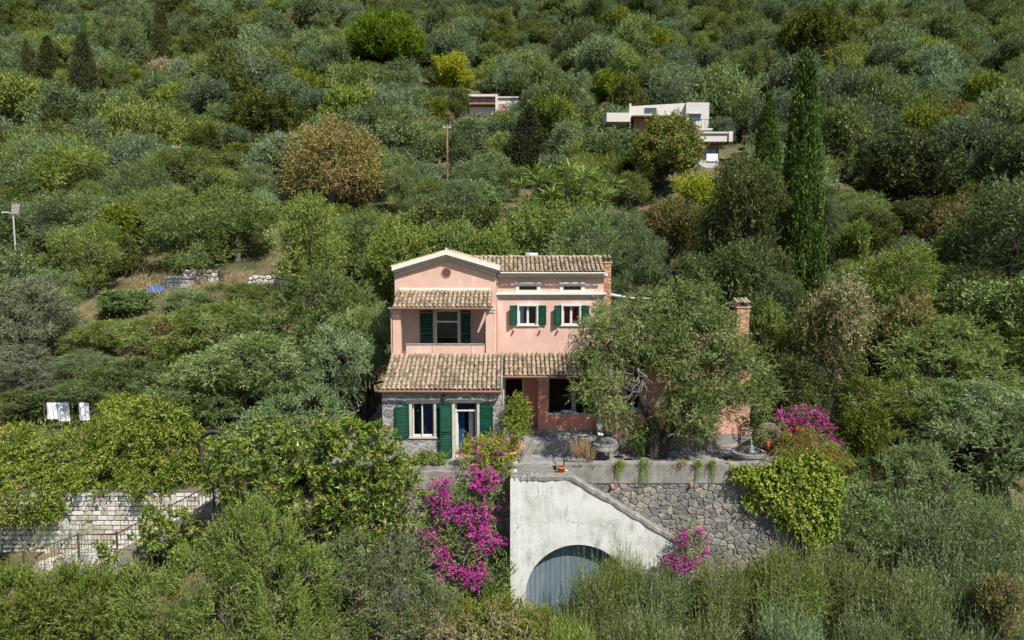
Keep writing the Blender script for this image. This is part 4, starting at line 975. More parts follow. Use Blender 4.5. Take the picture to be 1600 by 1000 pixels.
def crown_lobes(rg, w, h, z0, k, flat=.8, spread=.62, r=.42):
    """uneven set of leafy masses filling a crown w wide, from z0 up to h"""
    L = []; H = h - z0
    for i in range(k):
        q = 2 * math.pi * (i + rg.random() * .7) / k * 1.0; t = rg.random()
        rad = w / 2 * spread * (.55 + .5 * rg.random()) * (1 if i % 3 else .35)
        rr = w / 2 * r * (.75 + .5 * rg.random()); zc = z0 + rr * flat * .8 + (H - rr * flat * 1.7) * (t if i % 3 else .75 + .25 * rg.random())
        L.append((rad * math.cos(q), rad * math.sin(q), zc, rr, rr, rr * flat))
    L.append((0, 0, z0 + H * .55, w * .24, w * .24, H * .34))
    return np.array(L)
PROTO = {}
def refine(rg, L, k=5, s=.46):
    """second, smaller generation of leafy masses budding from the big ones, so that outlines are lumpy"""
    out = [L * np.array([1, 1, 1, .86, .86, .86])]
    for q in L:
        u = sph(rg, k); u[:, 2] = u[:, 2] * .8 + .15; u = nrmz(u); r = s * (.65 + .6 * rg.random(k))[:, None] * q[3:6]
        out.append(np.concatenate([q[:3] + u * q[3:6] * .74, r], 1))
    return np.concatenate(out)
def dome_lobes(rg, w, h, z0, k, r, flat):
    """leafy pads spread evenly over a rounded crown"""
    L = []; H = h - z0; rr0 = w / 2 * r
    for i in range(k):
        t = (i + .5) / k; cz = 1 - 1.55 * t; q = 2.39996 * i; s_ = math.sqrt(max(0, 1 - cz * cz)); rr = rr0 * (.75 + .5 * rg.random())
        a_, b_ = w / 2 - rr * .9, H * .5 - rr * flat * .9
        L.append((a_ * s_ * math.cos(q), a_ * s_ * math.sin(q), z0 + H * .5 + b_ * cz, rr, rr, rr * flat))
    L.append((0, 0, z0 + H * .5, w * .3, w * .3, H * .32))
    return np.array(L)
def tree_proto(key, seed, w, h, z0, k, mat, nclump, sp, tr=.2, flat=.8, fork=.3, bark='bark', nfine=50, trunks=1, shell=.35, spread=.62, r=.42, extra=None, inside=.72, dome=False):
    rg = np.random.default_rng(seed); lobes = dome_lobes(rg, w, h, z0, k, r, flat) if dome else crown_lobes(rg, w, h, z0, k, flat, spread, r)
    # stretch lobes so that the crown fits the stated width and height
    mx = np.max(np.hypot(lobes[:, 0], lobes[:, 1]) + lobes[:, 3]); lobes[:, [0, 1, 3, 4]] *= (w / 2) / mx
    tp = np.max(lobes[:, 2] + lobes[:, 5]); lobes[:, 2] += h - tp
    fine = refine(rg, lobes)
    p, n, ix = lobe_points(rg, fine, nclump, shell, z0 * .6, inside)
    me = leaf_mesh('crown', [sprays(rg, p, n, **sp)], mat)
    tk = skeleton(rg, lobes, (rg.normal() * .2, rg.normal() * .2, h * fork), tr, (0, 0, 0), p, nfine, trunks)
    tm = tk.mesh('trunk'); tm.materials.append(M[bark]); ex = []
    if extra:
        for (nm, mt, ncl, esp, sel) in extra:
            pp, n2, _ = lobe_points(rg, fine, ncl * 3, .1, z0, .95)
            if sel: pp, n2 = pp[sel(pp)], n2[sel(pp)]
            pp, n2 = pp[:ncl], n2[:ncl]; ex.append((nm, leaf_mesh(nm, [sprays(rg, pp, n2, **esp)], mt)))
    PROTO[key] = dict(crown=me, trunk=tm, w=w, h=h, extra=ex); return PROTO[key]
def plant(key, x, y, w, h, name, label, cat, group=None, rz=None, z=None, depth=None, max_stretch=1.3):
    """a tree of its own on the ground: root empty, trunk and crown"""
    p = PROTO[key]; z = zt1(x, y) if z is None else z
    t = thing(name, label, cat, (x, y, z), group)
    s = (w / p['w'], (depth or w) / p['w'], h / p['h']); rz = random.uniform(0, 6.28) if rz is None else rz
    sz = min(s[2], max_stretch * s[0]); lift = h - p['h'] * sz          # a tall tree carries its crown high instead of stretching it
    for nm, me in (('trunk', p['trunk']), ('crown', p['crown']), *p['extra']):
        o = link(nm, me, None, t); o.rotation_euler = (0, 0, rz)
        if nm == 'trunk': o.scale = s
        else: o.scale = (s[0], s[1], sz); o.location = (0, 0, lift)
    return t
BOX = []           # picture boxes kept free of nearer scattered trees: x0,x1,y0,y1,depth
def keep(x0, x1, y0, y1, d): BOX.append((x0, x1, y0, y1, d))
def plant_px(key, px, ptop, wpx, d, name, label, cat, group=None, protect=None, z=None, hmin=1.5, rz=None):
    x = P(px, 500, d).x; g = zt1(x, d) if z is None else z; tp = P(px, ptop, d).z; wd = wpx * mpp(d) * 1.02
    h = max(hmin, tp - g)
    if protect: keep(px - wpx / 2, px + wpx / 2, ptop, protect, d)
    return plant(key, x, d, wd, h, name, label, cat, group, z=g, rz=rz, max_stretch=9 if ('shoot' in key or 'cypress' in key or 'conifer' in key) else 1.3)

# ---------------------------------------------------------------- prototypes
OL = dict(twigs=10, tlen=.46, nleaf=14, ll=.13, lw=.040, out=.6, up=.35, rnd=.7, jit=.13, spread=.75, droop=.25, face=.3, tvar=.5)
for i in range(3):
    tree_proto(f'olive{i}', 100 + i, 7.2, 6.0, 1.5, 10, 'lf_olive', 400, OL, tr=.24, trunks=2 if i else 1, nfine=110)
tree_proto('olive_grey', 110, 6.5, 6.0, .9, 9, 'lf_olive_grey', 330, dict(OL, ll=.11, nleaf=12), tr=.22, trunks=3, bark='twig', nfine=240)
OM = dict(twigs=8, tlen=.65, nleaf=8, ll=.165, lw=.054, out=.55, up=.5, rnd=.65, jit=.17, spread=.7, droop=.15, face=.35, tvar=.5)
for i in range(4):
    tree_proto(f'olive_mid{i}', 120 + i, 6.4, 5.6, .7, 12 + i, 'lf_olive', 480, OM, tr=.2, trunks=1 + i % 2, nfine=130, bark='twig', r=.33, spread=.78)
OF = dict(twigs=6, tlen=.7, nleaf=5, ll=.26, lw=.10, out=.55, up=.5, rnd=.65, jit=.2, spread=.7, face=.4, tvar=.55)
for i in range(5):
    tree_proto(f'olive_far{i}', 140 + i, 6.4, 5.2, .5, 10 + i % 3, 'lf_olive_far', 420, OF, tr=.2, trunks=2, nfine=60, bark='twig', r=.31, spread=.78)
BF = dict(twigs=7, tlen=.42, nleaf=7, ll=.20, lw=.095, out=.7, up=.45, rnd=.6, jit=.18, spread=.9, face=.25, tvar=.6)
for i in range(2):
    tree_proto(f'scrub{i}', 160 + i, 5.5, 4.4, .2, 11, 'lf_green', 420, BF, nfine=20, r=.34, trunks=2)
tree_proto('scrub_dark', 165, 6.5, 5.2, .3, 12, 'lf_dark', 480, BF, nfine=20, r=.34)
tree_proto('carob', 166, 9, 6.5, .5, 20, 'lf_dark', 520, dict(BF, ll=.24, lw=.12, nleaf=7), tr=.3, nfine=30, r=.32, dome=True)
tree_proto('rust', 167, 5.0, 4.0, .2, 9, 'lf_rust', 260, dict(BF, ll=.2, lw=.08), nfine=40, r=.36)
tree_proto('dry', 168, 4.0, 3.2, .2, 8, 'lf_dry', 220, dict(BF, ll=.17, lw=.06), nfine=60, r=.36, bark='dead_wood')
tree_proto('oak', 170, 7.5, 9.5, .6, 24, 'lf_oak', 900, dict(twigs=8, tlen=.4, nleaf=9, ll=.15, lw=.075, out=.7, up=.3, rnd=.7, jit=.2, spread=.9, face=.2, tvar=.5), tr=.3, nfine=40, r=.24)
tree_proto('autumn', 171, 7.5, 7.0, .3, 20, 'lf_orange', 430, dict(twigs=7, tlen=.5, nleaf=8, ll=.17, lw=.09, out=.6, up=.4, rnd=.8, jit=.25, spread=.9, face=.1, tvar=.55), tr=.2, nfine=160, r=.34, bark='twig', dome=True)
tree_proto('maple', 172, 9, 9.5, .4, 26, 'lf_maple', 620, dict(twigs=7, tlen=.5, nleaf=8, ll=.26, lw=.15, out=.7, up=.3, rnd=.7, jit=.22, spread=.9, face=.3, tvar=.5), tr=.25, nfine=50, r=.30, dome=True)
tree_proto('redtree', 173, 6, 6, .4, 12, 'lf_redtree', 430, dict(twigs=7, tlen=.45, nleaf=9, ll=.15, lw=.075, out=.7, up=.3, rnd=.7, jit=.2, spread=.9, face=.2, tvar=.35), nfine=40, r=.32)
tree_proto('lime', 174, 5, 5, .4, 10, 'lf_lime', 300, dict(twigs=7, tlen=.45, nleaf=8, ll=.18, lw=.09, out=.7, up=.3, rnd=.7, jit=.2, spread=.9, face=.2), nfine=30, r=.34)
tree_proto('citrus', 175, 5, 4.6, .4, 11, 'lf_bushy', 420, dict(twigs=8, tlen=.35, nleaf=9, ll=.13, lw=.06, out=.7, up=.35, rnd=.7, jit=.18, spread=.9, face=.25), nfine=30, r=.34)
tree_proto('pine', 176, 16, 11, 1.2, 34, 'lf_pine', 1300, dict(twigs=8, tlen=.8, nleaf=7, ll=.5, lw=.16, out=.55, up=.7, rnd=.5, jit=.32, spread=.55, face=.3, tvar=.5), tr=.4, nfine=30, flat=.55, r=.27, dome=True)
tree_proto('creeper', 177, 5, 5.5, .2, 10, 'lf_creeper', 420, dict(twigs=8, tlen=.5, nleaf=10, ll=.11, lw=.05, out=.5, up=-.1, rnd=.7, jit=.18, spread=.9, droop=.8, face=.2), nfine=200, r=.36,
           extra=[('seed_heads', 'lf_dry', 130, dict(twigs=8, tlen=.4, nleaf=10, ll=.08, lw=.05, out=.6, up=.2, rnd=.8, jit=.2, spread=1.2, droop=.8), lambda q: (q[:, 2] > 2.6) & (q[:, 0] > -1.2))], bark='dead_wood')
# upright shooting olive scrub of the foreground
def shoot_proto(key, seed, w=4.0, h=5.5, stems=300, nl=46, mat='lf_shoot'):
    rg = np.random.default_rng(seed); lobes = crown_lobes(rg, w, h * .78, .4, 9, .9, .6, .42)
    lobes0 = lobes; lobes = refine(rg, lobes)
    p, n, _ = lobe_points(rg, lobes, 430, .4, .3)
    a = sprays(rg, p, n, twigs=7, tlen=.5, nleaf=13, ll=.10, lw=.028, out=.4, up=.6, rnd=.6, jit=.16, spread=.6, face=.25, tvar=.5)
    q, m, _ = lobe_points(rg, lobes, stems, .5, h * .2)
    b = sprays(rg, q, m, twigs=1, tlen=1.25, nleaf=nl, ll=.085, lw=.022, out=.22, up=1.0, rnd=.22, jit=.05, spread=.5, tvar=.6)
    me = leaf_mesh('crown', [a, b], mat); tk = skeleton(rg, lobes0, (0, 0, h * .25), .14, (0, 0, 0), p, 150, 3)
    tm = tk.mesh('trunk'); tm.materials.append(M['dead_wood']); PROTO[key] = dict(crown=me, trunk=tm, w=w * 1.05, h=h, extra=[])
for i in range(3): shoot_proto(f'shoot{i}', 180 + i, mat=('lf_shoot', 'lf_olive', 'lf_shoot')[i])
# cypress: overlapping upright plumes wrapped round a column
def cypress_proto(key, seed, H, Rm, mat, plumes=260, per=26, nl=7, ll=.2, lw=.06, loose=.0, power=.62, lean=.3):
    rg = np.random.default_rng(seed); ps, ns = [], []
    t = (np.arange(plumes) + rg.random(plumes)) / plumes; t = 1 - (1 - t) ** .8 if power > .5 else t
    q = rg.random(plumes) * 6.283; rad = Rm * np.minimum(1, (t / .07 + .25)) * np.maximum(0, 1 - t) ** power * (.90 + .16 * rg.random(plumes) + loose * rg.normal(size=plumes))
    rad = np.maximum(rad, .05); c = np.stack([rad * np.cos(q), rad * np.sin(q), .6 + t * (H - 1.0)], 1)
    o = np.stack([np.cos(q), np.sin(q), np.zeros(plumes)], 1)
    pr = np.minimum(.27 * Rm / 1.3, .10 + .28 * rad)[:, None, None]; u = sph(rg, plumes, per)
    pos = c[:, None] + u * np.concatenate([pr, pr, pr * 3.2], -1); pos[..., 2] = np.clip(pos[..., 2], .3, H)
    nn = nrmz(u + .6 * o[:, None]); tint = np.repeat(rg.random(plumes), per)
    a = sprays(rg, pos.reshape(-1, 3), nn.reshape(-1, 3), twigs=1, tlen=.24 * Rm / 1.3, nleaf=nl, ll=ll, lw=lw, out=lean, up=.9, rnd=.3, jit=.05, spread=.45, tint=tint, tvar=.5)
    me = leaf_mesh('crown', [a], mat); mb = MB(); limb(mb, rg, (0, 0, -.4), (0, 0, H * .93), .2 * Rm / 1.3, .02, 8, 6, .01)
    tm = mb.mesh('trunk'); tm.materials.append(M['bark']); PROTO[key] = dict(crown=me, trunk=tm, w=2.1 * Rm, h=H, extra=[])
cypress_proto('cypress', 190, 18, 1.25, 'lf_cypress', 320, 60, 6, .17, .07, .03, lean=.16)
cypress_proto('conifer', 191, 14, 2.4, 'lf_conifer', 260, 26, 5, .36, .13, .06, .8, .5)
# yucca clump: sword-leaf heads on bare stems
def yucca_proto(key, seed, w=8, h=5, heads=52):
    rg = np.random.default_rng(seed); mb = MB(); P_ = []; N_ = []
    for i in range(heads):
        a = rg.random() * 6.28; r = w / 2 * .85 * math.sqrt(rg.random()); z = h * (.22 + .68 * rg.random()) * (1 - .2 * (r / (w / 2)))
        c = np.array([r * math.cos(a), r * math.sin(a), z]); P_.append(c); N_.append(nrmz(np.array([math.cos(a) * .3, math.sin(a) * .3, 1.])))
        limb(mb, rg, (c[0] * .7, c[1] * .7, -.3), c, .1, .07, 6, 4, .05)
    P_ = np.array(P_); N_ = np.array(N_)
    a = sprays(rg, P_, N_, twigs=1, tlen=.35, nleaf=70, ll=1.05, lw=.085, out=1, up=.4, rnd=.1, jit=.02, spread=1.25, tvar=.3)
    me = leaf_mesh('crown', [a], 'lf_yucca', .3); tm = mb.mesh('trunk'); tm.materials.append(M['twig']); PROTO[key] = dict(crown=me, trunk=tm, w=w, h=h, extra=[])
yucca_proto('yucca', 192)

# ---------------------------------------------------------------- one-off shrubs shaped lobe by lobe
def shrub(name, label, cat, lobes_px, d, mat, nclump, sp, seed, stem='twig', parts=(), nfine=40, deep=.8, zmin=-1e9, group=None, shell=.35, leafname='foliage', gz=None, tr=.09, lump=True):
    """lobes given as (photo x, photo y, radius in px[, vertical radius px, depth]) at depth d, real metres from there on"""
    L = []
    for q in lobes_px:
        dd = q[4] if len(q) > 4 else d; c = P(q[0], q[1], dd); r = q[2] * mpp(dd); rz_ = (q[3] if len(q) > 3 else q[2]) * mpp(dd)
        L.append((c.x, c.y, c.z, r, min(r, 1.6) * deep, rz_))
    L = np.array(L); bx, by = L[:, 0].mean(), L[:, 1].mean(); bz = (L[:, 2] - L[:, 5]).min() if gz is None else gz
    if gz is None: bz = min(bz, zt1(bx, by) + .05)
    org = np.array([bx, by, bz]); L[:, :3] -= org; rg = np.random.default_rng(seed)
    t = thing(name, label, cat, tuple(org), group)
    Lf = refine(rg, L) if lump else L
    p, n, ix = lobe_points(rg, Lf, nclump, shell, zmin)
    link(leafname, leaf_mesh(leafname, [sprays(rg, p, n, **sp)], mat), None, t)
    fk = L[:, :3].mean(0) * np.array([1, 1, .45])
    mb = skeleton(rg, L, fk, tr, (0, 0, 0), p, nfine, 2); o = mb.build('stem', stem, t)
    for (nm, mt, ncl, esp, fn) in parts:
        pp, n2, i2 = lobe_points(rg, Lf, ncl * 4, .12, zmin, .9)
        ok = (n2[:, 1] < .35)
        if fn is not None: ok &= fn(pp + org)
        pp, n2 = pp[ok][:ncl], n2[ok][:ncl]
        if len(pp): link(nm, leaf_mesh(nm, [sprays(rg, pp, n2, **esp)], mt), None, t)
    return t
FINE = dict(twigs=8, tlen=.36, nleaf=13, ll=.085, lw=.030, out=.5, up=.6, rnd=.6, jit=.13, spread=.65, face=.3, tvar=.5)
BROAD = dict(twigs=7, tlen=.28, nleaf=8, ll=.13, lw=.065, out=.7, up=.3, rnd=.7, jit=.14, spread=1.0, face=.3, tvar=.5)
# ================================================================ houses up the hill
def hbox(part, mat, t, x0, x1, y0, y1, d, depth):
    """box whose front face fills the given picture rectangle at depth d"""
    a, b = P(x0, y1, d), P(x1, y0, d)
    return MB().box(a.x, b.x, d, d + depth, a.z, b.z).build(part, mat, t, -t.location)
def hwin(t, wallname, x0, x1, y0, y1, d, mat='frame_blue'):
    a, b = P(x0, y1, d), P(x1, y0, d); f = .09; m = MB()
    m.box(a.x, b.x, d - .07, d - .001, a.z, a.z + f); m.box(a.x, b.x, d - .07, d - .001, b.z - f, b.z); m.box(a.x, a.x + f, d - .07, d - .001, a.z + f, b.z - f); m.box(b.x - f, b.x, d - .07, d - .001, a.z + f, b.z - f)
    m.box((a.x + b.x) / 2 - f * .5, (a.x + b.x) / 2 + f * .5, d - .07, d - .001, a.z + f, b.z - f)
    w_ = m.build('window', mat, t, -t.location); box('pane', 'glass_dark', w_, a.x + f, b.x - f, d - .035, d - .002, a.z + f, b.z - f)
solid('glass_dark', [(0.03, 0.06, 0.10), (0.05, 0.09, 0.15)], 1, 0.08, spec=0.8)
d = 98.0
h2 = thing('white_house', 'long pale flat-roofed house above the maple with a sloping parapet', 'house', P(1046, 205, d))
hbox('left_wing', 'cream_render', h2, 984, 1071, 166, 181, d, 7); a = P(984, 166, d); b = P(1071, 161, d)
MB().prism([(a.x, a.z + .002), (b.x, a.z + .002), (b.x, b.z)], d, d + .4).build('parapet', 'cream_render', h2, -h2.location)
hbox('right_wing', 'grey_render', h2, 1071.2, 1108.5, 160, 215, d - .6, 8)
hbox('lower_storey', 'villa_rose', h2, 990, 1071, 181.1, 222, d + 1.4, 5); hbox('terrace_wall', 'cream_render', h2, 948, 985, 176, 190, d - 1, 4)
hbox('corner_pier', 'cream_render', h2, 983, 986.5, 161.5, 200, d - .25, .24); hbox('canopy', 'wood', h2, 988, 1064, 180, 182, d - 1.2, 1.19)
hwin(h2, '', 1007, 1026, 168.5, 176.5, d); hwin(h2, '', 1077, 1095, 178, 188, d - .6); hbox('window_hood', 'trim', h2, 1075, 1097, 176, 177.6, d - .95, .34)
m = MB(); a, b = P(1071, 200, d - 2.2), P(1112, 187, d - 2.2)
for k in range(9): m.box(a.x + (b.x - a.x) * k / 8 - .02, a.x + (b.x - a.x) * k / 8 + .02, d - 2.22, d - 2.18, a.z, b.z)
m.box(a.x, b.x, d - 2.23, d - 2.17, b.z, b.z + .05); m.build('balustrade', 'iron', h2, -h2.location)
hbox('terrace_deck', 'grey_render', h2, 1066, 1114, 200.1, 203, d - 2.3, 2.5)
keep(984, 1112, 160, 203, d)
d = 90.0
h3 = thing('white_house', 'pale flat-roofed house half hidden right of the maple, laundry on its balcony', 'house', P(1115, 270, d))
hbox('roof_fascia', 'cream_render', h3, 1084, 1142, 208.5, 221, d - 1.2, 7.6); hbox('roof_edge', 'trim', h3, 1082, 1144.5, 205.5, 208.4, d - 1.4, 8); hbox('wall', 'villa_rose', h3, 1090, 1124, 221.1, 252, d + .5, 5)
for k in range(6): hbox('rafter', 'wood', h3, 1099 + k * 7.5, 1100.6 + k * 7.5, 221.2, 223.5, d - 1.1, 1.5)
hwin(h3, '', 1100, 1121, 233, 247, d + .5); hbox('balcony_wall', 'grey_render', h3, 1085, 1122, 250, 263, d - 1, 1.4); hbox('lower_wall', 'cream_render', h3, 1080, 1111, 263.2, 284, d - .9, 4)
hbox('side_pier', 'cream_render', h3, 1139, 1145.5, 205, 221, d - 1.45, .2); hwin(h3, '', 1086, 1093, 212, 219, d - 1.2)
lb = thing('laundry_sheet', 'white sheet hung over the balcony of the pale house by the maple', 'laundry', P(1112, 250, d - 1.1))
a, b = P(1104, 252, d - 1.1), P(1122, 240, d - 1.1); v = []; f = []
for k in range(10): x = a.x + (b.x - a.x) * k / 9; v += [(x, d - 1.12 + .03 * math.sin(k * 2.1), a.z), (x, d - 1.06 + .02 * math.sin(k * 1.3), b.z)]
for k in range(9): f.append((2 * k, 2 * k + 2, 2 * k + 3, 2 * k + 1))
MB().add(v, f).build('cloth', 'white_cloth', lb, -lb.location)
keep(1090, 1145, 204, 279, d)
d = 128.0
h1 = thing('cream_house', 'cream flat-roofed house with a timber balcony among the trees above the utility pole', 'house', P(770, 175, d))
hbox('upper_storey', 'cream_render', h1, 729, 776, 147, 150.5, d - .2, 7); hbox('wall', 'villa_rose', h1, 729, 774, 150.6, 172, d + .6, 5); hbox('pier', 'cream_render', h1, 774.1, 777.5, 147, 176, d - .3, 6)
for x0 in (731, 744.5, 757.5): hwin(h1, '', x0, x0 + 9.5, 152, 159.5, d + .6, 'wood')
hbox('balcony', 'pole_wood', h1, 729, 774, 160, 162.6, d - .9, 1.4); hbox('ground_storey', 'cream_render', h1, 733, 774, 167, 180, d + .3, .28)
hbox('side_wing', 'cream_render', h1, 777.6, 809, 153, 180, d + .4, 5); hbox('side_wing_roof', 'grey_render', h1, 777, 811, 150.5, 152.9, d + .1, 6); hbox('garage_opening', 'villa_rose', h1, 779, 792, 162, 176, d + .36, .03)
keep(733, 808, 146, 172, d)

# ---------------------------------------------------------------- poles, lamp, clearing
def ground_d(px, py, lo=36.0, hi=240.0):
    d_ = lo
    while d_ < hi:
        q = P(px, py, d_)
        if q.z <= zt1(q.x, d_): return d_
        d_ += .25
    return hi
def upole(px, ptop, pbot, d, label):
    x = P(px, ptop, d).x; zt_ = P(px, ptop, d).z; zb_ = min(P(px, pbot, d).z, zt1(x, d)) - .3
    t = thing('utility_pole', label, 'utility pole', (x, d, zb_)); h = zt_ - zb_
    MB().tube([(0, 0, 0), (0, 0, h)], [.15, .11], 8).build('shaft', 'pole_wood', t)
    MB().box(-.5, .5, -.05, .05, h - .33, h - .22).build('crossarm', 'sheet_metal', t)
    for k in (-.42, -.08, .42): MB().lathe([(.0, .2), (.05, .16), (.03, .1), (.06, .06), (.04, 0)], (k, 0, h - .22), 8).build('insulator', 'white_paint', t)
    return Vector((x, d, zt_ - .1))
d = 84.0; A = upole(698.5, 195, 262, d, 'brown wooden utility pole left of centre on the slope'); keep(692, 706, 193, 255, d)
B = upole(275, 226, 300, 84, 'utility pole whose top just shows above the trees at left'); keep(268, 282, 224, 236, 84)
C_ = P(850, 199, 88)
def wire(a, b, label, sag=.5):
    t = thing('power_line', label, 'cable', a); pts = []
    for k in range(17): q = k / 16; p_ = a.lerp(b, q) - a; p_.z -= sag * 4 * q * (1 - q); pts.append(p_)
    MB().tube(pts, .035, 4).build('cable', 'iron', t)
wire(B, A, 'thin black cable strung between the two utility poles', .9); wire(A, C_, 'thin black cable running right from the centre utility pole', .3)
p = P(23, 376, 58.0); t = thing('solar_lamp', 'grey solar street lamp on a thin post at the left edge', 'street lamp', (p.x, p.y, zt1(p.x, p.y))); h = P(23, 320, 58).z - t.location.z
MB().tube([(0, 0, 0), (0, 0, h - .5)], .06, 8).build('post', 'sheet_metal', t)
a = MB().box(-.25, .4, -.03, .03, -.45, .45).build('solar_panel', 'concrete', t); a.location = (.15, 0, h - .35); a.rotation_euler = (R(-12), 0, 0)
MB().tube([(0, 0, h - .75), (-.5, -.1, h - .62)], .03, 6).build('arm', 'sheet_metal', t); MB().box(-.85, -.3, -.16, -.02, h - .66, h - .58).build('lamp_head', 'white_paint', t)
keep(10, 38, 318, 372, 58)
# clearing: tarp, shed, dry stone terraces
d = ground_d(246, 457)
p = P(246, 457, d); g = zt1(p.x, d); t = thing('blue_tarp', 'crumpled bright blue tarpaulin heap beside the metal shed', 'tarpaulin', (p.x, d, g)); rg = random.Random(4); v = []; f = []
for j in range(7):
    for i in range(11): u, q = i / 10 * 2 - 1, j / 6 * 2 - 1; v.append((u * .7 + rg.uniform(-.06, .06), q * .5, max(0, (.5 + .14 * math.sin(u * 5 + q * 2) + rg.uniform(-.1, .1)) * (1 - u ** 6) * (1 - q ** 6)) - .05))
for j in range(6):
    for i in range(10): k = j * 11 + i; f.append((k, k + 1, k + 12, k + 11))
MB().add(v, f).build('sheet', 'blue_tarp', t); keep(235, 258, 442, 456, d)
d = ground_d(278, 451); p = P(278, 451, d); t = thing('metal_shed', 'small pale sheet-metal shed in the clearing', 'shed', (p.x, d, zt1(p.x, d))); tz = P(0, 433, d).z - t.location.z
MB().box(-.95, .95, 0, 1.4, -.2, tz - .08).build('body', 'sheet_metal', t); MB().box(-1.05, 1.05, -.12, 1.5, tz - .079, tz).build('roof', 'grey_render', t); MB().box(-.9, .9, -.05, -.001, tz - .45, tz - .4).build('rail', 'frame_blue', t); keep(260, 298, 431, 449, 58)
def drystone(x0, x1, ytop, ybot, d, seed, label):
    d = ground_d((x0 + x1) / 2, ybot + 3); a, b = P(x0, ybot, d), P(x1, ytop, d); g = min(zt1(a.x, d), zt1(b.x, d)); t = thing('dry_stone_wall', label, 'wall', ((a.x + b.x) / 2, d, min(a.z, g) - .3)); rg = random.Random(seed)
    MB().box(a.x, b.x, d + .1, d + .7, min(a.z, g) - .3, b.z - .12).build('core', 'joint', t, -t.location)
    for cx, cz, poly in voronoi(a.x, b.x, a.z - .3, b.z, .42, seed, 1.3, jit=.48):
        if rg.random() < .9: o = stone_obj('stone', 'white_stone', t, cx, cz, poly, d + .1, .14, .015, rg); o.location -= t.location
    keep(x0, x1, ytop, ybot, d)
drystone(284, 340, 421, 440, 59, 81, 'short dry stone terrace wall right behind the metal shed'); drystone(388, 452, 430, 448, 58, 82, 'low dry stone terrace wall at the right end of the clearing')
# laundry on a line at left
p0, p1 = P(68, 628, 36.0), P(146, 630, 36.0); t = thing('clothes_line', 'washing line strung above the hedge at far left', 'clothes line', (p0.x, 36.0, zt1(p0.x, 36.0)))
MB().tube([p0, p1], .012, 4).build('line', 'iron', t, -t.location)
for q in (p0, p1): MB().tube([(q.x, q.y, zt1(q.x, q.y) - .2), (q.x, q.y, q.z + .1)], .035, 6).build('post', 'rail_iron', t, -t.location)
for (a, b, y1, lab) in ((74, 88, 655, 'white sheet hanging leftmost on the washing line'), (91, 107, 658, 'white sheet hanging second on the washing line'), (124, 138, 657, 'white sheet hanging rightmost on the washing line, apart from the others')):
    A_, B_ = P(a, y1, 35.95), P(b, 629, 35.95); v = []; f = []; t = thing('laundry_sheet', lab, 'laundry', ((A_.x + B_.x) / 2, 35.95, A_.z), 'sheets on the washing line')
    for j in range(6):
        for i in range(9): v.append((A_.x + (B_.x - A_.x) * i / 8, 35.95 + .05 * math.sin(i * 1.7 + j * .5) * (1 - j / 6), A_.z + (B_.z - A_.z) * j / 5))
    for j in range(5):
        for i in range(8): k = j * 9 + i; f.append((k, k + 1, k + 10, k + 9))
    MB().add(v, f).build('cloth', 'white_cloth', t, -t.location)
keep(60, 150, 626, 662, 36.2)
# pale outcrop right of the cypress
p = P(1305, 332, 62); t = thing('rock_outcrop', 'pale bare rock outcrop right of the tall cypress', 'rock', (p.x, 62, zt1(p.x, 62))); rg = random.Random(8); v = []; f = []
for j in range(7):
    for i in range(9): u, q = i / 8 * 2 - 1, j / 6; v.append((u * 1.0 + rg.uniform(-.15, .15), q * 2 - .5, (p.z - t.location.z) * (.75 - abs(u) * .3) * min(1, q * 2) + rg.uniform(-.2, .2)))
for j in range(6):
    for i in range(8): k = j * 9 + i; f.append((k, k + 1, k + 10, k + 9))
MB().add(v, f).build('rock', 'jar_clay', t); keep(1292, 1318, 318, 345, 62)

# ================================================================ things on the terrace
def at_floor(px, py, d, z=Z0): q = P(px, py, d); return Vector((q.x, d, z))
def pot(name, label, c, prof, mat, n=20):
    t = thing(name, label, 'pot', c); MB().lathe(prof, n=n).build('body', mat, t, smooth=True); MB().lathe([(0, prof[-1][1] - .06), (prof[-2][0] * .93, prof[-1][1] - .06)], n=n).build('soil', 'soil', t); return t
c = at_floor(796, 710, 29.6); POT = c
pot('flower_pot', 'round terracotta pot holding the small tree at the cottage corner', c, [(0, 0), (.2, 0), (.27, .4), (.31, .4), (.31, .5), (.27, .5)], 'terracotta')
c2 = at_floor(806, 700, 30.7)
pot('clay_jar', 'big-bellied pale clay jar behind the potted tree', c2, [(0, 0), (.2, 0), (.36, .18), (.43, .4), (.38, .6), (.24, .72), (.27, .78), (.22, .78)], 'jar_clay', 24)
c3 = at_floor(877, 741, 28.0)
pot('flower_pot', 'small orange terracotta pot lying at the head of the stairs', c3, [(0, 0), (.1, 0), (.15, .24), (.17, .24), (.17, .3), (.13, .3)], 'orange_clay', 16)
gp = thing('gate_post', 'slim iron gate post at the head of the stairs', 'post', at_floor(881, 742, 28.15)); MB().box(-.025, .025, -.025, .025, 0, .62).build('shaft', 'iron', gp)
sw = thing('wall_light', 'small white square light on the parapet end', 'light', P(885, 736.5, 28.4)); MB().box(-.06, .06, -.02, .02, -.07, .07).build('plate', 'white_paint', sw); MB().box(-.025, .025, -.03, -.021, -.03, .03).build('lens', 'iron', sw)
for (px, py, dd, r_, lab) in ((804, 722, 28.9, .16, 'grey round stone beside the path at the cottage corner'), (889, 719, 28.9, .15, 'grey round stone on the parapet next to the dry flowers'), (994, 788, 0, .12, '')):
    if not lab: continue
    q = P(px, py, dd); t = thing('boulder', lab, 'stone', (q.x, dd, Z0)); rg = random.Random(px); b = MB()
    b.lathe([(r_ * math.sin(math.pi * k / 8) * rg.uniform(.9, 1.1), r_ * (1 - math.cos(math.pi * k / 8)) * .85) for k in range(9)], n=12); b.build('rock', 'stone', t, smooth=True)
    if py < 720: t.location.z = 7.1
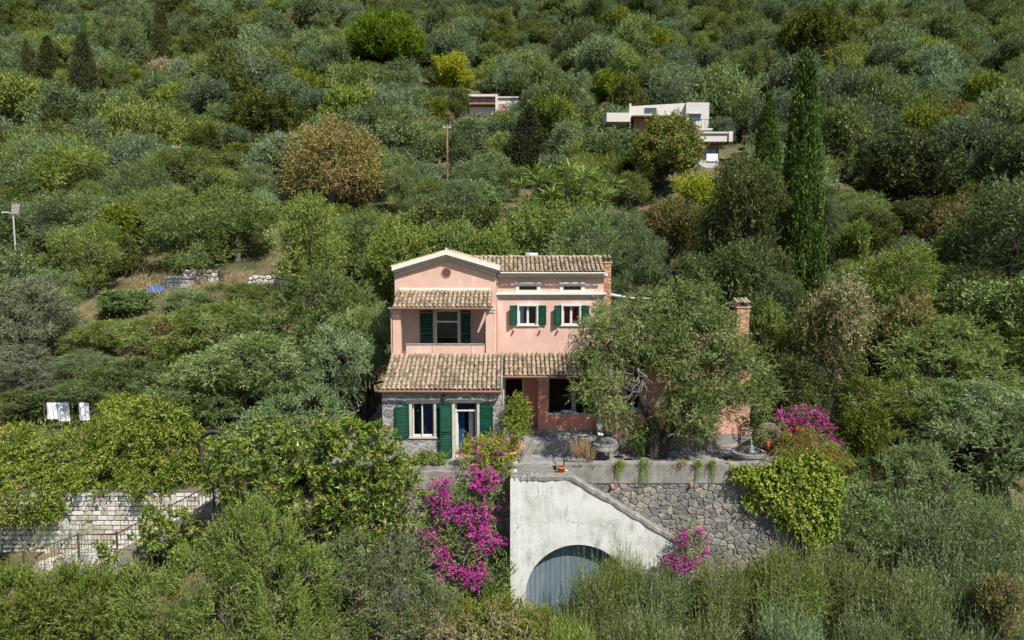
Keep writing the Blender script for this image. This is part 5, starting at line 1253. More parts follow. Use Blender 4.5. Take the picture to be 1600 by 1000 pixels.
# round stone table with iron legs and chairs
tc_ = at_floor(943, 708, 30.0); t = thing('garden_table', 'round stone-topped garden table in the shade under the olive', 'table', tc_)
MB().lathe([(0, .70), (.55, .70), (.58, .72), (.58, .76), (.55, .78), (0, .78)], n=28).build('tabletop', 'paving', t)
MB().lathe([(.57, .71), (.60, .55), (.585, .5)], n=28).build('cloth_edge', 'concrete', t)
for k in range(4):
    q = math.pi / 4 + math.pi / 2 * k; MB().tube([(.42 * math.cos(q), .42 * math.sin(q), .7), (.2 * math.cos(q), .2 * math.sin(q), .35), (.38 * math.cos(q), .38 * math.sin(q), 0)], .018, 6).build('leg', 'iron', t)
def iron_chair(c, rz, label):
    t = thing('garden_chair', label, 'chair', c, 'iron chairs round the garden table'); t.rotation_euler = (0, 0, rz)
    MB().lathe([(0, .44), (.21, .44), (.22, .45), (.21, .46), (0, .46)], n=14).build('seat', 'iron', t)
    for a in (-.17, .17):
        MB().tube([(a, -.15, .45), (a * 1.15, -.2, 0)], .012, 5).build('leg', 'iron', t); MB().tube([(a, .17, .45), (a * 1.15, .24, 0)], .012, 5).build('leg', 'iron', t)
    b = MB(); b.tube([(-.19, .18, .45), (-.2, .24, .8), (-.1, .26, .92), (0, .265, .95), (.1, .26, .92), (.2, .24, .8), (.19, .18, .45)], .012, 5)
    for a in (-.08, 0, .08): b.tube([(a, .19, .46), (a, .26, .92)], .007, 4)
    b.build('backrest', 'iron', t)
iron_chair(tc_ + Vector((.95, .1, 0)), R(-80), 'black iron chair right of the round stone table'); iron_chair(tc_ + Vector((-.85, .35, 0)), R(70), 'black iron chair left of the round stone table'); iron_chair(tc_ + Vector((.2, .95, 0)), R(-10), 'black iron chair behind the round stone table')
iron_chair(at_floor(988, 716, 29.7) + Vector((.1, 0, 0)), R(150), 'black iron chair turned away, nearest the olive trunk')
# well head with iron frame
wc = at_floor(1170, 722, 29.6); wc.y = 29.65; t = thing('stone_well', 'round grey stone well curb with an iron frame at the terrace edge', 'well', wc)
MB().lathe([(.70, 0), (.70, .34), (.76, .36), (.76, .48), (.72, .5), (.58, .5), (.58, .2)], n=30).build('curb', 'paving', t)
MB().lathe([(0, .43), (.58, .43)], n=30).build('soil', 'soil', t)
fr = MB()
for (a, b_) in ((-.5, -.1), (-.28, .35), (.45, -.15), (.3, .35)): fr.tube([(a, b_, .43), (a, b_, 1.5), (a * .5, b_ * .5, 1.78), (0, 0, 1.85)], .02, 6)
fr.tube([(.52 * math.cos(k * .4833), .4 * math.sin(k * .4833), 1.5) for k in range(14)], .015, 5); fr.build('frame', 'iron', t)
t = thing('bell_ornament', 'bluish silver bell-shaped ornament standing on the well', 'ornament', (wc.x + .08, wc.y - .1, wc.z + .43))
MB().lathe([(0, 0), (.2, .0), (.19, .06), (.14, .12), (.11, .28), (.075, .36), (.03, .38), (.05, .42), (.0, .46)], n=16).build('bell', 'silver', t, smooth=True)
t = thing('red_lantern', 'small red hanging lantern right of the well', 'lantern', P(1200, 696, 29.2)); MB().lathe([(0, .2), (.05, .18), (.085, .1), (.085, -.1), (.05, -.18), (0, -.2)], n=12).build('shade', 'red_plastic', t, smooth=True); MB().tube([(0, 0, .2), (0, 0, .7)], .006, 4).build('cord', 'iron', t)
t = thing('pale_boulder', 'large pale boulder at the annex corner right of the well', 'stone', P(1200, 684, 31.6)); t.location.z = Z0; rg = random.Random(2)
b = MB(); b.lathe([(.75 * math.sin(math.pi * k / 8) * rg.uniform(.85, 1.1), .62 * (1 - math.cos(math.pi * k / 8)) * rg.uniform(.95, 1.05)) for k in range(9)], n=11); b.build('rock', 'wall_stone', t)
t = thing('garden_hose', 'short length of green hose on the paving left of the well', 'hose', at_floor(1136, 713, 30.2)); MB().tube([(-.35, 0, .03), (-.1, .05, .03), (.15, -.03, .03), (.4, .02, .03)], .025, 6).build('tube', 'green_paint', t)
# ================================================================ planting near the house
# the big olive in front of the villa: own skeleton with leaning forked trunk
rg_ = np.random.default_rng(77); D = 30.4; b0 = at_floor(1022, 708, D)
hl = []
for (px, py, r, dd) in ((948, 540, 45, 30.0), (985, 510, 55, 31.0), (1045, 500, 58, 31.2), (1100, 520, 52, 31.0), (1160, 590, 46, 30.2), (1185, 618, 34, 29.8), (940, 606, 38, 29.4), (960, 646, 25, 29.2), (1040, 545, 40, 31.2), (1105, 590, 56, 29.8), (1082, 640, 44, 29.4), (1088, 668, 30, 29.4), (1138, 606, 38, 29.8), (912, 572, 22, 29.8), (1010, 480, 34, 31.4), (1080, 470, 34, 31.2), (1125, 560, 40, 30.6), (1166, 562, 28, 30.3), (985, 556, 30, 31.2), (1000, 520, 34, 30.6)):
    c = P(px, py, dd) - b0; r_ = r * mpp(dd); hl.append((c.x, c.y, c.z, r_ * 1.0, r_ * 1.0, r_ * .86))
hl = np.array(hl); p, n, ix = lobe_points(rg_, refine(rg_, hl), 1000, .4, .4, .62)
ot = thing('olive_tree', 'large spreading olive tree with forked dark trunk on the terrace before the villa', 'tree', b0)
link('crown', leaf_mesh('crown', [sprays(rg_, p, n, **dict(OL, twigs=9, nleaf=14, ll=.11, lw=.036, droop=.55, up=.2, out=.5))], 'lf_olive_hero'), None, ot)
mb = MB(); fk1 = np.array([-.15, 0, 1.75]); fk2 = np.array([.75, .1, 1.6])
mb.tube([(.1, 0, -.3), (.0, 0, .15), (-.05, 0, .7), (.05, .05, 1.2), (-.15, 0, 1.75), (-.5, .1, 2.4), (-.65, .1, 3.0)], [.5, .4, .33, .29, .25, .2, .17], 10, cap=False)
mb.tube([(.3, 0, -.3), (.3, 0, .2), (.5, .05, .8), (.72, .08, 1.4), (.9, .15, 2.1), (1.25, .2, 2.8)], [.35, .33, .28, .24, .2, .15], 10, cap=False)
mb.tube([(.5, .05, .8), (1.3, -.1, 1.5), (2.0, -.2, 2.0), (2.9, -.2, 2.6)], [.16, .13, .1, .06], 8, cap=False)
t1, t2 = np.array([-.65, .1, 3.0]), np.array([1.25, .2, 2.8])
for q in hl:
    s_ = t1 if q[0] < .3 else t2; limb(mb, rg_, s_, q[:3], .11, .035, 6, 5, .16)
lc = hl[:, :3]
for i in rg_.choice(len(p), 330, replace=False):
    k = np.argmin(((lc - p[i]) ** 2).sum(1)); limb(mb, rg_, lc[k], p[i], .022, .006, 3, 3, .16)
mb.build('trunk', 'bark', ot)
dw = MB()
for k in range(26):
    a = P(958 + rg_.normal() * 8, 575 + rg_.normal() * 12, 29.2) - b0 if k < 12 else P(1000 + rg_.normal() * 8, 585 + rg_.normal() * 10, 29.4) - b0
    limb(dw, rg_, a, np.array(a) + np.array([rg_.normal() * .35, rg_.normal() * .2, -.35 - .5 * rg_.random()]), .022, .008, 4, 4, .2)
dw.build('dead_branches', 'dead_wood', ot)

# olives left of the cottage
for i, (px, tp, wd, d, k, lab) in enumerate((
        (45, 438, 175, 43.0, 'olive_grey', 'silvery grey olive with bare grey twigs at the left edge'),
        (30, 540, 150, 40.5, 'olive_grey', 'lower silvery olive at the left edge behind the laundry'),
        (135, 550, 130, 41.0, 'olive1', 'olive right behind the washing line'),
        (40, 615, 130, 37.5, 'scrub_dark', 'dark low bush left of the washing line'),
        (112, 600, 110, 38.8, 'olive2', 'low olive directly behind the hanging sheets'),
        (185, 618, 90, 35.4, 'scrub0', 'bright low bush right of the hanging sheets'),
        (165, 500, 130, 44.5, 'olive1', 'small olive between the silvery olive and the clearing'),
        (335, 478, 250, 41.5, 'olive2', 'broad olive just below the stone terraces of the clearing'),
        (505, 432, 250, 39.5, 'olive0', 'tall olive filling the gap left of the villa loggia'),
        (225, 560, 210, 37.5, 'olive0', 'round olive right of the washing line'),
        (395, 520, 280, 36.6, 'olive1', 'wide olive in the middle of the left garden'),
        (530, 520, 180, 35.2, 'olive2', 'olive leaning against the left corner of the stone cottage'),
        (572, 478, 125, 37.0, 'olive1', 'tall olive pressed against the left flank of the villa'),
        (300, 600, 170, 34.6, 'olive2', 'low olive behind the dark garden arch'),
        (470, 610, 230, 33.4, 'olive0', 'low spreading olive behind the glossy magnolia'))):
    plant_px(k, px, tp, wd, d, 'low_bush' if 'scrub' in k else 'olive_tree', lab, 'bush' if 'scrub' in k else 'tree', protect=None)
# right of the terrace
for (px, tp, wd, d, k, nm, lab) in (
        (1245, 80, 74, 45.0, 'cypress', 'cypress_tree', 'very tall slim cypress right of the house'),
        (1190, 146, 52, 57.0, 'cypress', 'cypress_tree', 'shorter slim cypress just left of the tall one'),
        (1155, 250, 150, 43.5, 'oak', 'holm_oak', 'grey-green holm oak at the foot of the tall cypress'),
        (1275, 290, 70, 46.5, 'oak', 'holm_oak', 'grey-green holm oak pressed against the tall cypress on its right'),
        (1150, 385, 165, 40.0, 'oak', 'holm_oak', 'lower holm oak crown right behind the annex'),
        (1218, 430, 90, 40.6, 'oak', 'holm_oak', 'small holm oak at the very foot of the tall cypress'),
        (1078, 400, 110, 41.0, 'oak', 'holm_oak', 'holm oak below the red-speckled tree'),
        (1240, 555, 110, 35.6, 'scrub_dark', 'dark_shrub', 'dark shrub between the annex and the creeper-covered shrub'),
        (1302, 446, 150, 36.8, 'creeper', 'creeper_shrub', 'shrub smothered in tan seed heads right of the annex'),
        (1200, 478, 84, 38.0, 'citrus', 'citrus_tree', 'yellowish green shrub tree behind the annex chimney'),
        (1420, 470, 120, 41.0, 'rust', 'brown_shrub', 'brownish creeper-covered shrub among the right-hand olives'),
        (1480, 500, 250, 39.0, 'olive0', 'olive_tree', 'wide olive in the middle of the right-hand slope'),
        (1580, 480, 220, 41.0, 'olive1', 'olive_tree', 'olive cut by the right edge of the picture, upper one'),
        (1400, 590, 220, 36.0, 'olive1', 'olive_tree', 'dense olive below the creeper-covered shrubs at right'),
        (1525, 600, 250, 34.5, 'olive2', 'olive_tree', 'big olive near the right edge, halfway down'),
        (1350, 640, 110, 33.4, 'scrub_dark', 'dark_shrub', 'dark shaded shrub right of the magenta flowers'),
        (1600, 640, 160, 33.0, 'olive0', 'olive_tree', 'olive cut by the right edge, lower one'),
        (1440, 700, 190, 31.5, 'olive2', 'olive_tree', 'shaded olive below the slope, right of the yellow ivy')):
    plant_px(k, px, tp, wd, d, nm, lab, 'shrub' if 'shrub' in nm else 'tree', protect=(455 if d > 42 else None), rz=0 if k == 'creeper' else None)
# behind the villa
for (px, tp, wd, d, k, nm, lab) in (
        (620, 350, 120, 44.5, 'citrus', 'citrus_tree', 'yellow-green citrus tree behind the left end of the pediment'),
        (715, 352, 110, 45.5, 'citrus', 'citrus_tree', 'bright yellow-green tree behind the middle of the roof'),
        (775, 360, 90, 45, 'citrus', 'citrus_tree', 'green citrus tree behind the villa ridge, left of the water tank'),
        (905, 340, 150, 46.0, 'olive_mid1', 'olive_tree', 'silvery olive rising behind the right end of the villa roof'),
        (965, 335, 120, 49.5, 'olive_mid3', 'olive_tree', 'olive between the yuccas and the red-speckled tree'),
        (830, 325, 130, 48.0, 'citrus', 'loquat_tree', 'dense dark green tree below the yuccas'),
        (1000, 370, 110, 42.0, 'olive2', 'olive_tree', 'dark silvery olive right of the villa chimney'),
        (1040, 312, 140, -440, 'redtree', 'smoke_tree', 'dark shrub tree speckled with red leaves'),
        (1085, 278, 85, -350, 'lime', 'lime_green_tree', 'lime green tree between the maple and the red-speckled one'),
        (885, 255, 165, -345, 'yucca', 'yucca_clump', 'clump of spiky yuccas up the slope behind the villa'),
        (1038, 180, 110, -302, 'maple', 'maple_tree', 'rounded maple turning rusty before the white houses'),
        (527, 190, 158, -340, 'autumn', 'autumn_tree', 'orange-brown leafed tree standing out left of centre'),
        (610, 27, 112, -116, 'pine', 'stone_pine', 'bright green domed pine high on the slope'),
        (432, 146, 118, -225, 'carob', 'carob_tree', 'dark green carob above the orange-brown tree'),
        (1405, 206, 165, -325, 'carob', 'carob_tree', 'dark green rounded carob right of the tall cypress'),
        (1255, 15, 110, -115, 'carob', 'carob_tree', 'dark carob behind the tip of the tall cypress'),
        (717, 138, 42, -200, 'scrub_dark', 'dark_tree', 'small dark tree just left of the cream house'),
        (712, 88, 64, -145, 'lime', 'yellowing_tree', 'yellowish tree high on the slope right of the domed pine'),
        (825, 165, 62, -275, 'conifer', 'conifer_tree', 'dark loose conifer between the pole and the maple'),
        (153, 48, 40, -158, 'conifer', 'cypress_tree', 'broad dark cypress, tallest of the group at upper left'),
        (68, 62, 21, -140, 'conifer', 'cypress_tree', 'narrow dark cypress, leftmost of the group at upper left'),
        (100, 56, 31, -122, 'conifer', 'cypress_tree', 'dark cypress in the middle of the upper left group'),
        (272, -4, 31, -105, 'conifer', 'cypress_tree', 'tall dark cypress cut by the top edge, left of centre'),
        (156, 16, 12, 150.0, 'cypress', 'cypress_tree', 'slender green cypress tip above the broad dark cypress'),
        (930, -10, 16, 170.0, 'cypress', 'cypress_tree', 'slender dark cypress at the top edge, right of centre'),
        (8, 0, 18, 150.0, 'cypress', 'cypress_tree', 'slender cypress in the top left corner'),
        (1345, 328, 95, 60.0, 'scrub_dark', 'dark_shrub', 'dark shrub right of the rock outcrop'),
        (1318, 352, 70, 57.0, 'scrub1', 'green_bush', 'green bush just below the rock outcrop'),
        (868, 322, 120, 49.0, 'scrub1', 'green_bush', 'green bush hiding the feet of the yuccas'),
        (300, 452, 95, 52.5, 'olive_mid3', 'olive_tree', 'low olive in front of the metal shed'),
        (385, 445, 110, 53.0, 'olive_mid0', 'olive_tree', 'low olive in front of the stone terraces'),
        (190, 455, 90, 52.0, 'scrub0', 'green_bush', 'green bush left of the blue tarpaulin'),
        (310, 330, 150, 60.0, 'olive_mid2', 'olive_tree', 'rounded olive standing above the clearing'),
        (490, 318, 130, 54.0, 'olive_mid0', 'olive_tree', 'pale silvery olive below the orange-brown tree'),
        (375, 300, 130, 62.0, 'olive_mid1', 'olive_tree', 'tall green olive above the stone terraces, with a bare trunk')):
    pb = -d if d < 0 else 0
    if d < 0: d = ground_d(px, -d + 4)
    x = P(px, 500, d).x; g = zt1(x, d); prot = max(tp + 20, min(proj((x, d, g + .5))[1] - 25, tp + wd * 1.5 if 'cypress' not in nm else tp + wd * 3.2))
    if pb: prot = tp + (pb - tp) * .86
    plant_px(k, px, tp, wd, d, nm, lab, 'shrub' if 'clump' in nm else 'tree', protect=prot)

# ---------------------------------------------------------------- hedge, magnolia, bougainvillea, ivy ...
HED = dict(twigs=7, tlen=.34, nleaf=10, ll=.12, lw=.055, out=.7, up=.1, rnd=.6, jit=.15, spread=.9, face=.3, droop=.7, tvar=.6)
shrub('climber_hedge', 'thick yellow-green climber spilling over the pale dressed stone wall', 'hedge',
      [(-15, 732, 72), (20, 728, 50), (30, 770, 55, 50, 30.0), (80, 748, 52), (132, 718, 42), (150, 746, 50, 28, 30.4), (200, 708, 50), (235, 742, 46, 26, 30.4), (270, 695, 48), (290, 735, 36), (95, 732, 30), (190, 672, 40), (245, 665, 40), (0, 792, 55, 32, 29.6), (62, 786, 32, 22, 29.6), (60, 700, 27), (112, 700, 25), (10, 692, 32), (160, 690, 26)], 31.6, 'lf_yellow', 1450, HED, 301, nfine=120,
      parts=[('dry_flowers', 'lf_dry', 150, dict(twigs=5, tlen=.25, nleaf=8, ll=.07, lw=.04, out=.7, up=.3, rnd=.8, jit=.15, spread=1.2), lambda q: (np.abs(q[:, 0] - P(100, 700, 31).x - (q[:, 2] - 6.5) * .5) < .7))])
MAG = dict(twigs=4, tlen=.26, nleaf=9, ll=.18, lw=.075, out=.7, up=.45, rnd=.6, jit=.10, spread=1.15, face=.35, tvar=.25)
shrub('magnolia', 'glossy large-leaved magnolia in front of the cottage terrace', 'shrub',
      [(352, 745, 34), (380, 715, 46), (430, 700, 50), (490, 705, 50), (545, 690, 42), (580, 715, 40), (410, 770, 55), (480, 775, 60), (550, 780, 52), (600, 765, 40), (625, 800, 34), (570, 830, 38), (500, 840, 46), (600, 725, 34), (372, 790, 30), (640, 760, 22), (356, 702, 20), (460, 725, 44), (605, 690, 22)], 27.2, 'lf_magnolia', 900, MAG, 302, nfine=150, leafname='crown', stem='bark')
shrub('young_magnolia', 'small glossy magnolia bush in front of the stair railing', 'shrub', [(235, 825, 26), (265, 845, 30), (285, 820, 24), (250, 865, 26), (165, 868, 14), (155, 850, 9)], 27.6, 'lf_magnolia', 110, MAG, 303, leafname='crown')
BLV = dict(twigs=6, tlen=.35, nleaf=9, ll=.07, lw=.045, out=.7, up=.1, rnd=.8, jit=.15, spread=1.0, face=.2, droop=.5)
BFL = dict(twigs=5, tlen=.26, nleaf=13, ll=.06, lw=.058, out=.7, up=.2, rnd=.8, jit=.10, spread=1.3, face=.35, tvar=.4)
def nz3(q, s, th, o=0): return np.sin(q[:, 0] * s + o) + np.sin(q[:, 2] * s * 1.3 + 1.7 + o) + np.sin((q[:, 0] + q[:, 2]) * s * .7 + o * 2) > th
shrub('bougainvillea', 'magenta bougainvillea cascading down the wall left of the garage', 'shrub',
      [(705, 780, 30), (690, 768, 16), (740, 792, 32), (770, 770, 28), (775, 745, 22), (785, 730, 16), (735, 760, 26), (690, 830, 28), (720, 850, 38), (760, 850, 40), (700, 880, 34), (745, 895, 42), (775, 890, 26), (730, 935, 32), (690, 910, 20), (760, 930, 26), (680, 845, 16), (740, 820, 30)], 28.1, 'lf_bushy', 330, BLV, 304, stem='twig', nfine=200, deep=.5,
      parts=[('blossom', 'lf_magenta', 270, BFL, lambda q: nz3(q, 3.6, .1))])
shrub('bougainvillea', 'pale variegated bush with a few pink blooms at the cottage doorstep', 'shrub', [(745, 712, 22), (770, 705, 24), (776, 716, 14), (735, 722, 14), (760, 728, 20)], 28.9, 'lf_ivy', 130, dict(BLV, up=.4), 305, nfine=60, gz=Z0 - .1, tr=.04,
      parts=[('blossom', 'lf_magenta', 9, BFL, lambda q: q[:, 2] > 7.2)])
shrub('bougainvillea', 'magenta bougainvillea above the red-flowered shrub right of the well', 'shrub', [(1250, 655, 18), (1268, 665, 20), (1245, 672, 16), (1280, 680, 16), (1262, 650, 12), (1310, 700, 9), (1225, 655, 12)], 30.2, 'lf_green', 90, BLV, 306, nfine=40, gz=5.6,
      parts=[('blossom', 'lf_magenta', 90, BFL, None)])
shrub('bougainvillea', 'small magenta bougainvillea at the foot of the stair parapet', 'shrub', [(1080, 832, 13), (1072, 850, 11), (1090, 860, 12), (1068, 880, 13), (1085, 895, 12), (1045, 882, 12)], 27.0, 'lf_bushy', 60, BLV, 307, nfine=30, deep=.5, tr=.03,
      parts=[('blossom', 'lf_magenta', 48, BFL, lambda q: nz3(q, 4, -.9, 1))])
IVY = dict(twigs=5, tlen=.2, nleaf=8, ll=.092, lw=.08, out=.6, up=-.2, rnd=.6, jit=.12, spread=1.0, face=.9, tvar=.4, droop=.6)
shrub('ivy', 'bright yellow-green ivy covering the right end of the retaining wall', 'climber',
      [(1158, 741, 13, 9), (1178, 746, 16, 11), (1200, 744, 18, 14), (1222, 738, 20, 16), (1248, 730, 22, 20), (1275, 730, 22, 20), (1295, 745, 18), (1190, 765, 14), (1212, 764, 18), (1240, 764, 22), (1270, 762, 24), (1176, 783, 9), (1222, 788, 18), (1250, 792, 22), (1280, 795, 24), (1300, 775, 16), (1244, 812, 16), (1268, 822, 20), (1292, 825, 18), (1276, 842, 13), (1206, 782, 11)], 28.2, 'lf_ivy', 1250, IVY, 308, deep=.42, nfine=0, shell=.15, leafname='leaves', tr=.02)
RUS = dict(twigs=9, tlen=.95, nleaf=22, ll=.10, lw=.014, out=.55, up=.55, rnd=.45, jit=.10, spread=.4, droop=.75, tvar=.5)
shrub('fountain_bush', 'arching fine-stemmed bush with orange-red flowers spilling over the ivy', 'shrub', [(1215, 690, 18), (1245, 695, 24), (1275, 705, 22), (1260, 720, 20), (1230, 710, 16), (1295, 715, 14)], 28.9, 'lf_rust', 34, RUS, 309, nfine=40, gz=6.3, tr=.05,
      parts=[('green_stems', 'lf_bushy', 60, RUS, None), ('blossom', 'lf_scarlet', 20, dict(BFL, ll=.05, lw=.03, tlen=.35, droop=.8), None)])
shrub('low_hedge', 'low clipped yellow-green hedge under the cottage window', 'hedge', [(632, 724, 11), (645, 722, 10), (658, 721, 10), (671, 720, 11), (683, 719, 12), (620, 726, 12)], 29.35, 'lf_yellow', 190, dict(BROAD, twigs=6, tlen=.14, nleaf=8, ll=.06, lw=.035, jit=.06), 310, gz=Z0 - .1, tr=.02, nfine=10)
shrub('potted_tree', 'slim green tree growing from the terracotta pot', 'shrub', [(803, 652, 13), (811, 640, 12), (815, 657, 10), (801, 668, 12), (812, 671, 10), (806, 628, 7), (820, 645, 5)], 29.6, 'lf_bushy', 150, dict(BROAD, ll=.09, lw=.04, tlen=.2), 311, gz=POT.z + .44, tr=.028, nfine=40, leafname='crown')
shrub('dry_lavender', 'dry straw-coloured flower clump on the parapet', 'shrub', [(905, 712, 9), (918, 716, 11), (912, 705, 7)], 28.75, 'lf_dry', 60, dict(twigs=5, tlen=.45, nleaf=14, ll=.05, lw=.02, out=.35, up=1.0, rnd=.3, jit=.06, spread=.5, tvar=.5), 312, gz=7.0, tr=.015, nfine=6)
for (px, w_, ln, lab) in ((967, 9, 24, 'small green moss tuft trailing over the parapet near the table'), (1007, 11, 40, 'longest bright green tuft trailing down the parapet'), (1064, 8, 14, 'yellowish grass tuft on the parapet top'), (1090, 8, 20, 'green tuft trailing over the parapet, second from the ivy'), (1113, 9, 26, 'green tuft trailing over the parapet beside the ivy')):
    c = P(px, 724, 28.4); t = thing('trailing_plant', lab, 'plant', (c.x, 28.42, 7.13), 'tufts along the parapet'); r3 = np.random.default_rng(px); k = 36
    ps = np.stack([r3.normal(size=k) * w_ * mpp(28) * .45, r3.uniform(-.12, .05, k), r3.uniform(.0, .10, k)], 1); nn = np.tile(np.array([[0, -1., .2]]), (k, 1))
    A1 = sprays(r3, ps, nn, twigs=3, tlen=.16, nleaf=7, ll=.06, lw=.02, out=.3, up=.7, rnd=.8, jit=.04, spread=.9)
    ps2 = np.stack([r3.normal(size=14) * w_ * mpp(28) * .35, np.full(14, -.10), np.zeros(14)], 1)
    A2 = sprays(r3, ps2, nn[:14], twigs=1, tlen=ln * mpp(28) * .9, nleaf=int(ln * 1.4), ll=.05, lw=.018, out=.05, up=-1, rnd=.05, jit=.01, spread=.5)
    link('foliage', leaf_mesh('foliage', [A1] + ([A2] if ln > 15 else []), 'lf_moss' if ln > 15 else 'lf_dry'), None, t)
shrub('well_climber', 'thin climber twined over the iron frame of the well', 'climber', [(1158, 668, 7), (1170, 660, 8), (1182, 668, 7), (1154, 685, 5), (1187, 690, 5), (1165, 675, 5)], 29.65, 'lf_dark', 60, dict(BROAD, twigs=4, tlen=.2, nleaf=7, ll=.07, lw=.04), 313, gz=Z0 + .44, tr=.012, nfine=20)
shrub('terrace_bush', 'small green bush left of the olive trunk', 'shrub', [(995, 680, 13), (1003, 695, 13), (990, 700, 9), (1008, 672, 9)], 30.6, 'lf_green', 80, dict(BROAD, ll=.08, lw=.04), 314, gz=Z0 - .05, tr=.02, nfine=20)
shrub('wisteria_bank', 'green tangle of leaves on the bank right of the ivy', 'shrub', [(1330, 790, 34), (1365, 810, 30), (1320, 825, 30), (1350, 840, 34), (1390, 840, 26)], 28.4, 'lf_green', 240, dict(BROAD, ll=.09, lw=.04, twigs=7), 315, nfine=90)
# foreground bushes
shrub('mastic_bush', 'big yellow-green fine-leaved bush at the lower left', 'bush', [(305, 915, 66), (370, 860, 55), (420, 870, 56), (440, 935, 75), (250, 970, 70), (345, 960, 85), (480, 900, 46), (395, 822, 34), (460, 990, 60), (225, 925, 40), (330, 1010, 70)], 24.6, 'lf_bushy', 1150, FINE, 320, nfine=90)
shrub('garden_scrub', 'green scrub below the stair railing in the bottom left corner', 'bush', [(30, 955, 62), (90, 932, 46), (140, 944, 54), (60, 1000, 70), (170, 985, 60), (10, 915, 30), (120, 920, 34), (190, 928, 34), (-20, 975, 60)], 25.2, 'lf_green', 900, dict(FINE, ll=.10, lw=.034), 321, nfine=90, parts=[('flowers', 'lf_dry', 60, dict(FINE, twigs=3, nleaf=6, ll=.05, lw=.04), None)])
shrub('oleander', 'thin pale-flowered oleander before the stair landing', 'bush', [(90, 850, 24), (110, 835, 18), (70, 870, 26), (125, 870, 18), (40, 870, 20)], 27.3, 'lf_olive_grey', 22, dict(FINE, tlen=.6, up=1., ll=.11, lw=.02), 322, nfine=40)
shrub('olive_scrub', 'grey-green wild olive scrub below the bougainvillea', 'bush', [(540, 890, 46), (600, 865, 42), (640, 880, 36), (560, 950, 60), (620, 940, 55), (520, 985, 50), (670, 950, 40), (600, 1000, 60), (650, 850, 24)], 26.0, 'lf_shoot', 720, FINE, 323, nfine=120)
shrub('dry_scrub', 'straw-coloured dry scrub along the bottom centre edge', 'bush', [(700, 985, 40), (760, 985, 36), (640, 995, 40), (820, 990, 30), (575, 925, 22), (730, 1000, 40)], 26.2, 'lf_dry', 260, FINE, 324, nfine=120, stem='dead_wood')
shrub('yellow_scrub', 'yellow-green weeds at the foot of the garage pillar', 'bush', [(735, 965, 28), (775, 955, 26), (800, 975, 26), (850, 985, 30), (760, 990, 30)], 26.6, 'lf_yellow', 260, FINE, 325, nfine=60)
shrub('leafy_climber', 'dark green leafy climber at the base of the bougainvillea', 'climber', [(780, 920, 20), (770, 945, 20), (785, 895, 12)], 27.4, 'lf_green', 110, dict(BROAD, ll=.08, lw=.05), 326, nfine=20)
for i, (px, tp, wd, d, lab) in enumerate((
        (930, 846, 120, 25.8, 'upright olive scrub hiding the right half of the garage door'), (975, 842, 110, 26.4, 'upright olive scrub covering the right foot of the garage arch'), (1035, 866, 140, 26.0, 'upright olive scrub below the sloping stair parapet'), (1135, 838, 160, 26.4, 'upright olive scrub right of the small bougainvillea'),
        (1245, 834, 160, 26.6, 'upright olive scrub below the yellow ivy'), (1355, 850, 150, 26.4, 'upright olive scrub on the bank right of the ivy'), (1455, 742, 200, 28.6, 'tall shooting olive scrub halfway up the right bank'),
        (1570, 750, 190, 28.4, 'tall shooting olive scrub at the right edge'), (1450, 870, 170, 25.6, 'olive scrub in the lower right, inner one'), (1565, 865, 180, 25.4, 'olive scrub in the lower right at the picture edge'),
        (900, 935, 130, 24.0, 'olive scrub on the bottom edge before the garage door'), (1010, 925, 150, 23.8, 'olive scrub on the bottom edge, second from the garage'), (1130, 925, 160, 23.6, 'olive scrub on the bottom edge below the small bougainvillea'),
        (1260, 920, 160, 23.6, 'olive scrub on the bottom edge below the ivy'), (1390, 930, 160, 23.4, 'olive scrub on the bottom edge, second from the corner'), (1530, 935, 190, 23.2, 'olive scrub in the bottom right corner'))):
    plant_px(f'shoot{i % 3}', px, tp, wd, d, 'olive_scrub', lab, 'bush', 'upright olive scrub of the foreground', rz=i * 1.7)
for (px, tp, wd, d, k, nm, lab) in ((1595, 905, 90, 24.4, 'rust', 'dry_bush', 'brown dry bush at the lower right edge'),):
    plant_px(k, px, tp, wd, d, nm, lab, 'bush')
# ================================================================ the grove up the hill
keep(600, 960, 388, 470, 42)
rg = random.Random(99); cand = []
y = 43.5
while y < 205:
    st = 3.7 + max(0, y - 60) * .006; half = y * .80 + 6; x = -half + rg.uniform(0, st)
    while x < half:
        cx, cy = x + rg.uniform(-.36, .36) * st, y + rg.uniform(-.36, .36) * st; x += st
        if cy < 47 and -9 < cx < 14: continue
        z = zt1(cx, cy); s = rg.choice((.58, .72, .85, .95, 1.05, 1.2, 1.5)) * rg.uniform(.92, 1.08)
        w_, h_ = 6.5 * s, 4.9 * s * rg.uniform(.75, 1.45)
        tpx, tpy = proj((cx, cy, z + h_)); bpx, bpy_ = proj((cx, cy, z + .6)); hw_ = w_ / 2 * FPX / cy
        if tpy > 1000 or bpy_ < -60 or tpx < -90 or tpx > 1690: continue
        ok = True
        for (x0, x1, y0, y1, d_) in BOX:
            if cy < d_ + 1.0:
                ox = min(tpx + hw_ * .9, x1) - max(tpx - hw_ * .9, x0); oy = min(bpy_, y1) - max(tpy + 2, y0)
                if ox > 0 and oy > 0 and ox * oy > .05 * (x1 - x0) * (y1 - y0): ok = False; break
            elif abs(cy - d_) < 3.5 and x0 - 4 < tpx < x1 + 4 and tpy < y1 and bpy_ > y0: ok = False; break
        if not ok: continue
        u = rg.random(); n_ = math.sin(cx * .09 + cy * .05) + math.sin(cy * .11 - cx * .04 + 2)
        kind = 'olive'
        if u < .13 + .11 * n_: kind = 'dark'
        elif u < .24 + .12 * n_ * (1 if cx < 10 else .5): kind = 'green'
        elif u > .985: kind = 'rust'
        elif u > .975: kind = 'dry'
        cand.append((cy, cx, z, w_, h_, kind, tpx, tpy))
    y += st * .86
cand.sort()
